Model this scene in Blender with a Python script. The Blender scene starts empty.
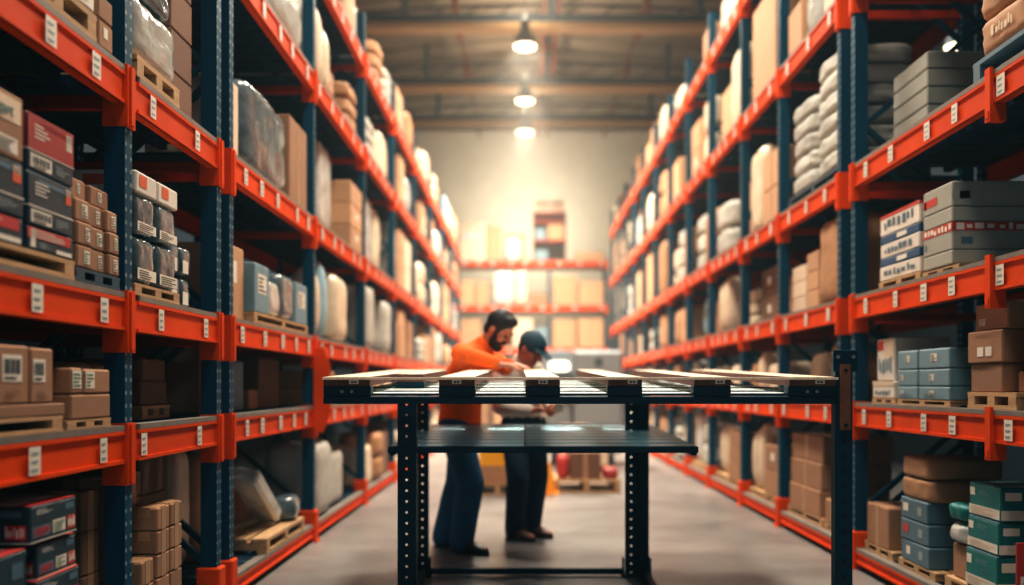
import bpy, bmesh, math, random
from mathutils import Vector, Matrix, noise
R = random.Random(7)
S = bpy.context.scene
COL = S.collection
F, CX, CY, H = 900.0, 525.0, 385.0, 1.13      # focal length in pixels, vanishing point, eye height

# ------------------------------------------------------------------ materials
MATS = {}
def mat(name, col, rough=0.6, metal=0.0, vary=0.0, noise_scale=8.0, noise_amt=0.0, bump=0.0, bump_scale=40.0,
        emit=None, emit_s=0.0, spec=.5, dots=None, coat=0.0, stretch=None):
    m = bpy.data.materials.new(name); m.use_nodes = True
    nt = m.node_tree; N = nt.nodes; L = nt.links
    b = N['Principled BSDF']
    b.inputs['Roughness'].default_value = rough
    b.inputs['Metallic'].default_value = metal
    b.inputs['Specular IOR Level'].default_value = spec
    if coat: b.inputs['Coat Weight'].default_value = coat
    c4 = (col[0], col[1], col[2], 1)
    b.inputs['Base Color'].default_value = c4
    tc = N.new('ShaderNodeTexCoord')
    vec = tc.outputs['Object']
    if stretch:
        mp = N.new('ShaderNodeMapping'); mp.inputs['Scale'].default_value = stretch
        L.new(vec, mp.inputs['Vector']); vec = mp.outputs['Vector']
    out = None
    if vary or noise_amt:
        hsv = N.new('ShaderNodeHueSaturation'); hsv.inputs['Color'].default_value = c4
        val = None
        if noise_amt:
            nz = N.new('ShaderNodeTexNoise'); nz.inputs['Scale'].default_value = noise_scale; nz.inputs['Detail'].default_value = 5
            L.new(vec, nz.inputs['Vector'])
            mr = N.new('ShaderNodeMapRange'); mr.inputs['From Min'].default_value = .3; mr.inputs['From Max'].default_value = .7
            mr.inputs['To Min'].default_value = 1 - noise_amt; mr.inputs['To Max'].default_value = 1 + noise_amt
            L.new(nz.outputs['Fac'], mr.inputs['Value']); val = mr.outputs['Result']
        if vary:
            oi = N.new('ShaderNodeObjectInfo')
            m2 = N.new('ShaderNodeMapRange'); m2.inputs['To Min'].default_value = 1 - vary; m2.inputs['To Max'].default_value = 1 + vary
            L.new(oi.outputs['Random'], m2.inputs['Value'])
            if val:
                mu = N.new('ShaderNodeMath'); mu.operation = 'MULTIPLY'
                L.new(val, mu.inputs[0]); L.new(m2.outputs['Result'], mu.inputs[1]); val = mu.outputs[0]
            else: val = m2.outputs['Result']
        L.new(val, hsv.inputs['Value']); out = hsv.outputs['Color']
    if dots:      # punched holes: colour, pitch along z, radius
        dc, pitch, rad = dots
        sp = N.new('ShaderNodeSeparateXYZ'); L.new(tc.outputs['Object'], sp.inputs[0])
        pm = N.new('ShaderNodeMath'); pm.operation = 'PINGPONG'; pm.inputs[1].default_value = pitch / 2
        L.new(sp.outputs['Z'], pm.inputs[0])
        ax = N.new('ShaderNodeMath'); ax.operation = 'PINGPONG'; ax.inputs[1].default_value = 0.021
        L.new(sp.outputs['X'], ax.inputs[0])
        s1 = N.new('ShaderNodeMath'); s1.operation = 'SUBTRACT'; s1.inputs[1].default_value = 0.021; L.new(ax.outputs[0], s1.inputs[0])
        cb = N.new('ShaderNodeCombineXYZ'); L.new(pm.outputs[0], cb.inputs[0]); L.new(s1.outputs[0], cb.inputs[1])
        ln = N.new('ShaderNodeVectorMath'); ln.operation = 'LENGTH'; L.new(cb.outputs[0], ln.inputs[0])
        lt = N.new('ShaderNodeMath'); lt.operation = 'LESS_THAN'; lt.inputs[1].default_value = rad; L.new(ln.outputs['Value'], lt.inputs[0])
        mx = N.new('ShaderNodeMix'); mx.data_type = 'RGBA'; L.new(lt.outputs[0], mx.inputs['Factor'])
        if out: L.new(out, mx.inputs['A'])
        else: mx.inputs['A'].default_value = c4
        mx.inputs['B'].default_value = (dc[0], dc[1], dc[2], 1); out = mx.outputs['Result']
    if out: L.new(out, b.inputs['Base Color'])
    if bump:
        nb = N.new('ShaderNodeTexNoise'); nb.inputs['Scale'].default_value = bump_scale; nb.inputs['Detail'].default_value = 4
        L.new(vec, nb.inputs['Vector'])
        bp = N.new('ShaderNodeBump'); bp.inputs['Strength'].default_value = bump; bp.inputs['Distance'].default_value = .02
        L.new(nb.outputs['Fac'], bp.inputs['Height']); L.new(bp.outputs['Normal'], b.inputs['Normal'])
    if emit:
        b.inputs['Emission Color'].default_value = (emit[0], emit[1], emit[2], 1); b.inputs['Emission Strength'].default_value = emit_s
    MATS[name] = m
    return m
def srgb(r, g, b):
    f = lambda c: ((c / 255 + .055) / 1.055) ** 2.4 if c > 10 else c / 255 / 12.92
    return (f(r), f(g), f(b))

mat('steel_teal', srgb(2, 54, 70), .45, 0, spec=.3, noise_amt=.12, noise_scale=5)
mat('upright_teal', srgb(0, 60, 82), .5, .0, spec=.2, noise_amt=.1, noise_scale=4, dots=(srgb(120, 140, 145), .05, .0085))
mat('orange', srgb(222, 74, 2), .6, 0, spec=.12, vary=.08, noise_amt=.08, noise_scale=6)
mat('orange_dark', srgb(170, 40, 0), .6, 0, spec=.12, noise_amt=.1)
mat('deck', srgb(14, 38, 56), .6, 0, spec=.2, noise_amt=.15, noise_scale=6)
mat('deck_edge', srgb(128, 118, 108), .55, 0, noise_amt=.15, noise_scale=10)
mat('kraft', srgb(158, 116, 84), .8, 0, vary=.14, noise_amt=.07, noise_scale=6, bump=.05)
mat('kraft_dark', srgb(122, 86, 62), .8, 0, vary=.14, noise_amt=.07, noise_scale=6, bump=.05)
mat('tan', srgb(200, 154, 116), .8, 0, vary=.12, noise_amt=.06, noise_scale=5)
mat('cream', srgb(222, 198, 172), .7, 0, vary=.08, noise_amt=.05, noise_scale=5)
mat('white_card', srgb(222, 214, 202), .6, 0, vary=.06, noise_amt=.06, noise_scale=12)
mat('grey_card', srgb(160, 160, 150), .65, 0, vary=.06, noise_amt=.05)
mat('bluegrey_card', srgb(118, 146, 158), .6, 0, vary=.06, noise_amt=.05)
mat('slate_card', srgb(88, 112, 126), .55, 0, vary=.08, noise_amt=.08)
mat('teal_card', srgb(22, 112, 108), .5, 0, vary=.06, noise_amt=.05)
mat('charcoal_card', srgb(44, 58, 66), .4, 0, vary=.1, noise_amt=.08)
mat('red_card', srgb(164, 54, 44), .45, 0, vary=.06, noise_amt=.06)
mat('blue_print', srgb(40, 80, 118), .5, 0)
mat('red_print', srgb(192, 60, 50), .5, 0)
mat('orange_print', srgb(220, 96, 50), .5, 0)
mat('teal_print', srgb(30, 120, 116), .5, 0)
mat('green_print', srgb(70, 130, 96), .5, 0)
mat('paper', srgb(228, 222, 208), .6, 0, noise_amt=.04)
mat('ink', srgb(58, 56, 54), .7, 0)
mat('ink_pale', srgb(150, 160, 160), .6, 0)
mat('tape', srgb(176, 138, 98), .3, 0)
mat('pallet_wood', srgb(186, 148, 106), .75, 0, vary=.1, noise_amt=.18, noise_scale=4, stretch=(2, 12, 12))
mat('pallet_dark', srgb(58, 70, 82), .7, 0, noise_amt=.15)
mat('wrap', srgb(196, 196, 190), .18, 0, vary=.1, noise_amt=.22, noise_scale=7, bump=.6, bump_scale=11, coat=.5)
mat('wrap_dark', srgb(92, 104, 110), .16, 0, vary=.15, noise_amt=.35, noise_scale=8, bump=.6, bump_scale=12, coat=.5)
mat('wrap_cream', srgb(224, 206, 178), .35, 0, vary=.1, noise_amt=.14, noise_scale=6, bump=.45, bump_scale=9)
mat('sack_grey', srgb(186, 184, 174), .6, 0, vary=.1, noise_amt=.12, noise_scale=7, bump=.3, bump_scale=14)
mat('sack_brown', srgb(176, 130, 92), .7, 0, vary=.12, noise_amt=.12, noise_scale=7, bump=.3, bump_scale=14)
mat('sheet_blue', srgb(150, 190, 205), .35, 0, vary=.1, noise_amt=.12)
mat('board_wood', srgb(250, 232, 206), .55, 0, vary=.06, noise_amt=.14, noise_scale=5, stretch=(14, 1, 14))
mat('board_end', srgb(118, 74, 56), .7, 0, vary=.1, noise_amt=.2, noise_scale=20)
mat('shelf_steel', srgb(178, 222, 238), .3, .55, noise_amt=.08, noise_scale=3)
mat('slat_steel', srgb(225, 238, 240), .4, .1)
mat('hole_dark', (.006, .009, .011), .8)
mat('bolt', srgb(170, 175, 175), .35, .7)
mat('wood_strip', srgb(128, 78, 52), .6, 0, noise_amt=.15, noise_scale=12)
mat('yellow', srgb(248, 176, 20), .5, 0)
mat('amber', srgb(240, 150, 30), .5, 0)
mat('machine_grey', srgb(140, 148, 150), .45, 0, noise_amt=.06)
mat('machine_dark', srgb(78, 92, 98), .4, 0)
mat('rubber', (.015, .015, .016), .8)
mat('lamp_shell', srgb(96, 112, 120), .4, .3)
mat('lamp_glow', (1, .9, .7), .5, emit=(1, .86, .62), emit_s=5)
mat('panel_glow', (1, .97, .85), .5, emit=(1, .95, .82), emit_s=1.2)
mat('girder_blue', srgb(74, 92, 104), .5, .1, noise_amt=.08)
mat('girder_tan', srgb(190, 158, 118), .6, 0)
mat('girder_dark', srgb(52, 54, 56), .6, 0)
mat('roof_red', srgb(128, 66, 48), .6, 0)
mat('skin', srgb(196, 134, 104), .5, 0, noise_amt=.05)
mat('skin_tan', srgb(176, 108, 82), .5, 0, noise_amt=.05)
mat('hair', srgb(24, 19, 18), .55, 0, noise_amt=.3, noise_scale=60, bump=.4, bump_scale=90)
mat('beard', srgb(40, 27, 22), .7, 0, noise_amt=.3, noise_scale=60)
mat('orange_knit', srgb(248, 106, 6), .85, 0, noise_amt=.06, noise_scale=10, bump=.15, bump_scale=25)
mat('denim', srgb(48, 92, 124), .85, 0, noise_amt=.14, noise_scale=9, bump=.15, bump_scale=20)
mat('denim_dark', srgb(26, 42, 60), .85, 0, noise_amt=.14, noise_scale=9, bump=.15, bump_scale=20)
mat('cotton_white', srgb(206, 198, 186), .85, 0, noise_amt=.06, noise_scale=8, bump=.2, bump_scale=18)
mat('cap_cloth', srgb(44, 72, 88), .8, 0, noise_amt=.08)
mat('shoe_black', srgb(28, 26, 28), .5, 0)
mat('shoe_brown', srgb(96, 56, 40), .5, 0)
mat('eye', (.01, .008, .008), .2)

# ------------------------------------------------------------------ mesh building
class MB:
    def __init__(s): s.v = []; s.f = []; s.m = []; s.smooth = False
    def face(s, pts, mi=0):
        i = len(s.v); s.v += [tuple(p) for p in pts]; s.f.append(tuple(range(i, i + len(pts)))); s.m.append(mi)
    def box(s, x0, x1, y0, y1, z0, z1, mi=0):
        i = len(s.v)
        s.v += [(x0, y0, z0), (x1, y0, z0), (x1, y1, z0), (x0, y1, z0), (x0, y0, z1), (x1, y0, z1), (x1, y1, z1), (x0, y1, z1)]
        for f in ((0, 3, 2, 1), (4, 5, 6, 7), (0, 1, 5, 4), (1, 2, 6, 5), (2, 3, 7, 6), (3, 0, 4, 7)):
            s.f.append(tuple(i + k for k in f)); s.m.append(mi)
        return s
    def cbox(s, x0, x1, y0, y1, z0, z1, c=.006, mi=0):
        """box with chamfered edges"""
        i = len(s.v); idx = {}
        for sx in (0, 1):
            for sy in (0, 1):
                for sz in (0, 1):
                    X = (x0, x1)[sx]; Y = (y0, y1)[sy]; Z = (z0, z1)[sz]
                    dx = c if sx == 0 else -c; dy = c if sy == 0 else -c; dz = c if sz == 0 else -c
                    for a, p in (('x', (X, Y + dy, Z + dz)), ('y', (X + dx, Y, Z + dz)), ('z', (X + dx, Y + dy, Z))):
                        idx[(sx, sy, sz, a)] = len(s.v); s.v.append(p)
        def add(l): s.f.append(tuple(idx[k] for k in l)); s.m.append(mi)
        o4 = ((0, 0), (1, 0), (1, 1), (0, 1))
        for k in (0, 1):
            q = o4 if k else o4[::-1]
            add([(k, a, b, 'x') for a, b in q]); add([(a, k, b, 'y') for a, b in q[::-1]]); add([(a, b, k, 'z') for a, b in q])
        for a in (0, 1):
            for b in (0, 1):
                fl = (lambda l, r: l if r else l[::-1])
                add(fl([(a, b, 0, 'x'), (a, b, 1, 'x'), (a, b, 1, 'y'), (a, b, 0, 'y')], a != b))
                add(fl([(a, 0, b, 'x'), (a, 0, b, 'z'), (a, 1, b, 'z'), (a, 1, b, 'x')], a != b))
                add(fl([(0, a, b, 'y'), (1, a, b, 'y'), (1, a, b, 'z'), (0, a, b, 'z')], a != b))
        for a in (0, 1):
            for b in (0, 1):
                for c_ in (0, 1):
                    l = [(a, b, c_, 'x'), (a, b, c_, 'y'), (a, b, c_, 'z')]
                    add(l if (a + b + c_) % 2 else l[::-1])
        return s
    def bar(s, p0, p1, w, h, mi=0, up=(0, 0, 1)):
        p0 = Vector(p0); p1 = Vector(p1); d = (p1 - p0).normalized(); u = Vector(up)
        a = d.cross(u)
        if a.length < 1e-4: a = d.cross(Vector((1, 0, 0)))
        a.normalize(); b = a.cross(d)
        i = len(s.v)
        for p in (p0, p1):
            for sx, sy in ((-1, -1), (1, -1), (1, 1), (-1, 1)): s.v.append(tuple(p + a * sx * w / 2 + b * sy * h / 2))
        for f in ((0, 1, 2, 3), (7, 6, 5, 4), (0, 4, 5, 1), (1, 5, 6, 2), (2, 6, 7, 3), (3, 7, 4, 0)):
            s.f.append(tuple(i + k for k in f)); s.m.append(mi)
        return s
    def loft(s, rings, n=16, mi=0, caps=True):
        """rings: list of (centre, vector_u, vector_v)"""
        i = len(s.v)
        for c, u, v in rings:
            c, u, v = Vector(c), Vector(u), Vector(v)
            for k in range(n):
                t = 2 * math.pi * k / n; s.v.append(tuple(c + u * math.cos(t) + v * math.sin(t)))
        for r in range(len(rings) - 1):
            for k in range(n):
                a = i + r * n + k; b = i + r * n + (k + 1) % n
                s.f.append((a, b, b + n, a + n)); s.m.append(mi)
        if caps:
            s.f.append(tuple(i + k for k in range(n))[::-1]); s.m.append(mi)
            e = i + (len(rings) - 1) * n; s.f.append(tuple(e + k for k in range(n))); s.m.append(mi)
        return s
    def tube(s, p0, p1, r0, r1=None, n=12, mi=0):
        r1 = r0 if r1 is None else r1
        p0 = Vector(p0); p1 = Vector(p1); d = (p1 - p0).normalized()
        a = d.cross(Vector((0, 0, 1)))
        if a.length < 1e-3: a = Vector((1, 0, 0))
        a.normalize(); b = d.cross(a)
        return s.loft([(p0, a * r0, b * r0), (p1, a * r1, b * r1)], n, mi)
    def capsule(s, p0, p1, r0, r1, n=12, mi=0):
        p0 = Vector(p0); p1 = Vector(p1); d = (p1 - p0)
        if d.length < 1e-5: d = Vector((0, 0, 1e-3)); p1 = p0 + d
        d.normalize()
        a = d.cross(Vector((0, 0, 1)))
        if a.length < 1e-2: a = d.cross(Vector((1, 0, 0)))
        a.normalize(); b = d.cross(a); rr = []
        for k in (.95, .8, .5, .2): 
            q = math.sqrt(1 - k * k); rr.append((p0 - d * r0 * k, a * r0 * q, b * r0 * q))
        for k in (.0, .3, .6, .8, .95):
            q = math.sqrt(1 - k * k); rr.append((p1 + d * r1 * k, a * r1 * q, b * r1 * q))
        return s.loft(rr, n, mi)
    def ellipsoid(s, c, u, v, w, n=18, m=12, mi=0):
        c, u, v, w = Vector(c), Vector(u), Vector(v), Vector(w); rr = []
        for k in range(m + 1):
            t = math.pi * (k + .15) / (m + .3) ; rr.append((c - w * math.cos(t), u * math.sin(t), v * math.sin(t)))
        return s.loft(rr, n, mi)
    def lathe(s, prof, n=24, mi=0, c=(0, 0, 0)):
        return s.loft([((c[0], c[1], c[2] + z), (r, 0, 0), (0, r, 0)) for r, z in prof], n, mi, caps=False)
    def shear(s, k, y0):
        s.v = [(x, y, z + k * (y - y0)) for x, y, z in s.v]; return s
    def build(s, name, mats, parent=None, loc=(0, 0, 0), rotz=0.0, smooth=False):
        me = bpy.data.meshes.new(name)
        me.from_pydata(s.v, [], s.f); me.validate()
        if isinstance(mats, str): mats = [mats]
        for m in mats: me.materials.append(MATS[m])
        if len(me.polygons) == len(s.m): me.polygons.foreach_set('material_index', s.m)
        if smooth: me.polygons.foreach_set('use_smooth', [True] * len(me.polygons))
        me.update()
        o = bpy.data.objects.new(name, me); COL.objects.link(o)
        o.location = loc; o.rotation_euler = (0, 0, rotz)
        if parent: o.parent = parent
        return o

MADE = []
def tag(o, label, cat, group=None):
    MADE.append(o)
    o['label'] = label; o['category'] = cat
    if group: o['group'] = group
    return o
def thing(name, label, cat, loc=(0, 0, 0), rotz=0.0, group=None):
    o = bpy.data.objects.new(name, None); COL.objects.link(o)
    o.location = loc; o.rotation_euler = (0, 0, rotz); o.empty_display_size = .1
    return tag(o, label, cat, group)
def struct(o): o['kind'] = 'structure'; return o

# ------------------------------------------------------------------ rack geometry
XL, XR = -1.52, 2.03                 # aisle faces of the left and right rack rows
GL, GR = -1.52, 2.075               # aisle faces of the goods
RD = .86                             # depth of the racks
LZ = [.11, .955, 1.46, 2.32, 3.37, 4.25]
RZ = [.11, 1.0, 1.66, 2.47, 3.63, 4.78]
EZ = [.11, 1.0, 2.05, 3.12, 4.24]
SHELF = ['floor shelf', 'second shelf', 'third shelf', 'fourth shelf', 'fifth shelf', 'top shelf']
ORD = ['first', 'second', 'third', 'fourth', 'fifth', 'sixth', 'seventh', 'eighth', 'ninth', 'tenth', 'eleventh', 'twelfth', 'thirteenth']
DECK = .022
HB = .122                            # beam height

def dL(px, X=GL): return F * X / (px - CX)
def dR(px, X=GR): return F * X / (px - CX)
def z_at(py, d): return H - (py - CY) * d / F
def frame(side, d0, d1, inset=0.0, base=None):
    """origin (front face centre) and rotation of something on a rack between depths d0 and d1"""
    if side == 'L': return ((GL if base is None else base) - inset, (d0 + d1) / 2), math.pi / 2
    if side == 'R': return ((GR if base is None else base) + inset, (d0 + d1) / 2), -math.pi / 2
    return ((d0 + d1) / 2, (YE + .05 if base is None else base) + inset), 0.0
YE = 22.6

def rack_bay(side, d0, d1, levels, top, ends, label, near, tall_ok=True, mid=None, skip_beam0=False, group=None):
    (ox, oy), rz = frame(side, d0, d1, 0, {'L': XL, 'R': XR, 'E': YE}[side])
    L = d1 - d0; h = L / 2
    root = thing('pallet_rack', label, 'rack', (ox, oy, 0), rz, group)
    near_x = {'L': -h, 'R': h, 'E': -h}[side]
    xs = []
    if 'near' in ends: xs.append(near_x)
    if 'far' in ends: xs.append(-near_x)
    UW = .062
    for x in xs:
        for y0, nm in ((0, 'front'), (RD - .08, 'rear')):
            m = MB(); m.box(-UW / 2, UW / 2, 0, .012, 0, top); m.box(-UW / 2, -UW / 2 + .012, .012, .08, 0, top); m.box(UW / 2 - .012, UW / 2, .012, .08, 0, top)
            m.box(-UW / 2 + .012, UW / 2 - .012, .05, .056, 0, top)
            u = m.build('upright', 'upright_teal', root, (x, y0, 0))
            if nm == 'front':
                k = MB(); k.cbox(-.048, .048, -.02, .10, 0, .23, .008); k.box(-.05, .05, -.03, .11, 0, .012)
                k.build('foot_guard', 'orange', u)
        br = MB()
        zz = [.25]
        while zz[-1] < top - .5: zz.append(zz[-1] + .62)
        for i in range(len(zz) - 1):
            ya, yb = (.07, RD - .07) if i % 2 == 0 else (RD - .07, .07)
            br.bar((x, ya, zz[i]), (x, yb, zz[i + 1]), .03, .03)
        br.build('frame_brace', 'steel_teal', root)
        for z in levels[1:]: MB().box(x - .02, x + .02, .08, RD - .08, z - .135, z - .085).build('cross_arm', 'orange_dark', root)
    e0, e1 = -h, h                    # a bay without its own near frame starts clear of the neighbour's upright
    if 'near' not in ends:
        if near_x < 0: e0 += .054
        else: e1 -= .054
    for li, z in enumerate(levels):
        zb = z - (HB if li else .07)
        for y0, nm in ((.0, 'f'), (RD - .05, 'r')):
            m = MB()
            m.box(e0, e1, y0 + .004, y0 + .046, zb, z, 0)
            m.box(e0 + .03, e1 - .03, y0 - .004, y0 + .01, zb, zb + .014, 0); m.box(e0 + .03, e1 - .03, y0 - .004, y0 + .01, z - .014, z, 0)
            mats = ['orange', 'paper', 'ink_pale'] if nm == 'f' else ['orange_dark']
            labs = []
            if nm == 'f' and li:
                nl = max(2, int(L / .36))
                for k in range(nl):
                    labs.append(-h + .22 + (L - .44) * (k + R.uniform(-.18, .18)) / max(1, nl - 1))
            def lab(mm, x, a, b):
                w = R.uniform(.026, .034)
                mm.face([(x - w, -.0065, zb + .018), (x + w, -.0065, zb + .018), (x + w, -.0065, z - .016), (x - w, -.0065, z - .016)], a)
                for q in range(3):
                    zq = zb + .028 + q * .026
                    mm.face([(x - w * .6, -.0075, zq), (x + w * (.1 + .5 * R.random()), -.0075, zq), (x + w * .6, -.0075, zq + .009), (x - w * .7, -.0075, zq + .009)], b)
            if not near:
                for x in labs: lab(m, x, 1, 2)
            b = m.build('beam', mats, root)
            if near and nm == 'f':
                for x in labs:
                    mm = MB(); lab(mm, x, 0, 1); mm.build('price_label', ['paper', 'ink_pale'], b)
            if nm == 'f' and li:
                for x in [-h, h] + ([mid] if mid is not None else []):
                    c = MB()
                    if mid is not None and x == mid:
                        c.box(x - .022, x + .022, -.022, -.0065, zb - .075, z + .035); c.box(x - .022, x + .022, -.0065, .05, zb - .075, zb - .001)
                        c.box(x - .012, x + .012, -.026, -.0225, zb - .06, zb - .03)
                    else:
                        if abs(x - near_x) < 1e-6 and 'near' not in ends: continue
                        w_ = .034
                        c.box(x - w_, x + w_, -.012, .085, zb - .085, z + .03)
                        c.box(x - .016, x + .016, -.02, -.0115, zb - .075, z + .024)
                    c.build('beam_connector', 'orange', b)
        # slatted steel deck with a pale front edge
        m = MB(); n = max(3, int(L / .13)); st = L / n
        for k in range(n): m.box(max(e0, -h + k * st + .012), min(e1, -h + (k + 1) * st - .012), .012, RD - .01, z + .004, z + .018, 0)
        for yb in (.25, .55): m.box(-h + .02, h - .02, yb, yb + .04, z - .03, z + .003, 0)
        m.box(e0 + .04, e1 - .04, -.004, .05, z + .001, z + DECK, 1)
        m.build('shelf_deck', ['deck', 'deck_edge'], root)
    return root

# ------------------------------------------------------------------ goods
def face_pts(w, dp, hh, face, u0, v0, u1, v1, off):
    """rectangle on one face of a box whose front faces -y; u left to right, v bottom to top, both 0..1"""
    za, zb = v0 * hh, v1 * hh
    if face == 'front':
        a, b = -w / 2 + u0 * w, -w / 2 + u1 * w; y = -off
        return [(a, y, za), (b, y, za), (b, y, zb), (a, y, zb)]
    if face == 'xmin':
        a, b = dp - u0 * dp, dp - u1 * dp; x = -w / 2 - off
        return [(x, a, za), (x, b, za), (x, b, zb), (x, a, zb)]
    if face == 'xmax':
        a, b = u0 * dp, u1 * dp; x = w / 2 + off
        return [(x, a, za), (x, b, za), (x, b, zb), (x, a, zb)]
    a, b = -w / 2 + u0 * w, -w / 2 + u1 * w; z = hh + off
    return [(a, v0 * dp, z), (b, v0 * dp, z), (b, v1 * dp, z), (a, v1 * dp, z)]

def sub_rect(r, a0, b0, a1, b1):
    u0, v0, u1, v1 = r
    return (u0 + (u1 - u0) * a0, v0 + (v1 - v0) * b0, u0 + (u1 - u0) * a1, v0 + (v1 - v0) * b1)

def marks(kind, rnd):
    out = []
    if kind == 'bars':
        x = .1
        while x < .88:
            w = rnd.choice([.03, .05, .08]); out.append((x, .3, x + w, .85)); x += w + rnd.choice([.03, .05])
        out.append((.1, .1, .7, .18))
    elif kind == 'lines':
        for k in range(4): out.append((.08, .12 + k * .21, rnd.uniform(.45, .95), .2 + k * .21))
    elif kind == 'scrawl':
        x = .05
        while x < .9:
            w = rnd.uniform(.05, .12); out.append((x, rnd.uniform(.1, .3), x + w, rnd.uniform(.6, .95))); x += w + rnd.uniform(.02, .07)
    return out

def sticker(parent, dims, items, name):
    """items: (face, (u0,v0,u1,v1), background material or None, mark kind or None, ink material)"""
    w, dp, hh = dims; m = MB(); mats = []
    def mi(n):
        if n not in mats: mats.append(n)
        return mats.index(n)
    for face, r, bg, mk, ink in items:
        if bg: m.face(face_pts(w, dp, hh, face, *r, .0015), mi(bg))
        if mk:
            for a in marks(mk, R): m.face(face_pts(w, dp, hh, face, *sub_rect(r, *a), .0026), mi(ink))
    return m.build(name, mats, parent)

ADJ = [1.0]                          # depths of the hand-placed left goods were read for a face 4.5 cm further in
def adj(side, d0, d1, z0, z1):
    if side == 'L' and ADJ[0] != 1.0:
        k = ADJ[0]; d0 *= k; d1 *= k
        f = lambda z: LZ[2] + DECK + (z - LZ[2] - DECK) * .955 if LZ[2] < z < LZ[3] - .13 else z
        z0, z1 = f(z0), f(z1)
    return d0, d1, z0, z1
def carton(side, d0, d1, z0, z1, material, label, inset=0.0, depth=.42, labels=(), prints=(), tape=None, cat='box', name='carton', group=None,
           yaw=None, flaps=True, base=None):
    d0, d1, z0, z1 = adj(side, d0, d1, z0, z1)
    (ox, oy), rz = frame(side, d0, d1, inset, base)
    w, hh = d1 - d0 - .004, z1 - z0 - .002
    m = MB(); m.cbox(-w / 2, w / 2, 0, depth, 0, hh, min(.006, hh * .08), 0)
    mats = [material]
    if flaps:      # the two top flaps leave a seam
        m.box(-w / 2 + .006, w / 2 - .006, .006, depth / 2 - .003, hh - .001, hh + .0012); m.box(-w / 2 + .006, w / 2 - .006, depth / 2 + .003, depth - .006, hh - .001, hh + .0012)
    o = m.build(name, mats, None, (ox, oy, z0), rz + (R.uniform(-.012, .012) if yaw is None else yaw))
    tag(o, label, cat, group)
    if tape:
        t = MB(); tw = tape
        t.box(-w / 2 - .001, w / 2 + .001, depth / 2 - .025, depth / 2 + .025, hh, hh + .002)
        for sx in (-1, 1): t.box(sx * w / 2 - .0012, sx * w / 2 + .0012, depth / 2 - .025, depth / 2 + .025, hh * .6, hh + .002)
        t.build('packing_tape', 'tape', o)
        MB().box(-.022, .022, -.0012, .004, 0, hh).build('packing_tape', 'tape', o)
    if prints: sticker(o, (w, depth, hh), prints, 'printed_artwork')
    if labels: sticker(o, (w, depth, hh), labels, 'shipping_label')
    return o

def pallet(side, d0, d1, z0, z1, label, depth=.6, inset=.0, material='pallet_wood', group=None, base=None):
    d0, d1, z0, z1 = adj(side, d0, d1, z0, z1)
    (ox, oy), rz = frame(side, d0, d1, inset, base)
    w, h = d1 - d0, z1 - z0 - .001; t = min(.02, h * .24)
    root = thing('pallet', label, 'pallet', (ox, oy, z0), rz, group)
    m = MB(); n = 5; st = depth / n
    for k in range(n): m.box(-w / 2, w / 2, k * st, k * st + st * .8, h - t, h)
    m.build('deck_boards', material, root)
    for k in (-1, 0, 1):
        b = MB(); c = k * (w / 2 - .035); b.box(c - .03, c + .03, .0, depth * .98, t, h - t - .0005)
        b.build('stringer', material, root)
    for k in (0, .45, .88): MB().box(-w / 2, w / 2, k * depth, k * depth + .1 * depth, 0, t - .0005).build('bottom_board', material, root)
    return root

def lumpy(side, d0, d1, z0, z1, material, label, inset=0.0, depth=.42, e=.35, amp=.02, name='wrapped_bundle', cat='bundle', seed=0, group=None, lean=0.0, base=None):
    d0, d1, z0, z1 = adj(side, d0, d1, z0, z1)
    (ox, oy), rz = frame(side, d0, d1, inset, base)
    w, hh = d1 - d0, z1 - z0; m = MB()
    # a rounded block (p-norm), then crumpled by noise at two scales; e near 0 is boxy, near 1 round
    k = max(2.2, 2.2 / max(e, .12)); n = 12; idx = {}
    sd = Vector((seed * 3.17, seed * 1.73, seed * .91))
    def pt(c):
        key = tuple(round(v, 4) for v in c)
        if key in idx: return idx[key]
        q = Vector(c); l = sum(abs(v) ** k for v in q) ** (1 / k); q = q / l
        q = Vector((q.x * w / 2, depth / 2 + q.y * depth / 2, hh / 2 + q.z * hh / 2))
        a = noise.noise(q * 4.5 + sd); b = noise.noise(q * 13 + sd * 2)
        s_ = 1 - amp * (2.6 * abs(a) + 2.2 * abs(b))
        q.x *= s_; q.y = depth / 2 + (q.y - depth / 2) * s_
        if q.z > hh * .25: q.z -= amp * hh * (1.5 * abs(a) + .8 * abs(b))
        idx[key] = len(m.v); m.v.append(tuple(q)); return idx[key]
    for ax in range(3):
        for sg in (-1, 1):
            for i in range(n):
                for j in range(n):
                    f = []
                    for di, dj in ((0, 0), (1, 0), (1, 1), (0, 1)):
                        c = [0, 0, 0]; c[ax] = sg; c[(ax + 1) % 3] = 2 * (i + di) / n - 1; c[(ax + 2) % 3] = 2 * (j + dj) / n - 1
                        f.append(pt(c))
                    m.f.append(tuple(f if sg > 0 else f[::-1])); m.m.append(0)
    o = m.build(name, material, None, (ox, oy, z0), rz, smooth=True)
    return tag(o, label, cat, group)
# ------------------------------------------------------------------ the room
YW, YB = 27.0, -4.0
XWL, XWR = -4.4, 5.4
def wallmat(name, col, rough=.7, sc=2.0, amt=.06, bump=.03):
    return mat(name, col, rough, 0, noise_amt=amt, noise_scale=sc, bump=bump, bump_scale=60)
wallmat('plaster', srgb(222, 214, 198)); wallmat('wall_dark', srgb(52, 62, 74)); wallmat('roof_sheet', srgb(150, 136, 118), .55, 3, .1)
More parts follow.
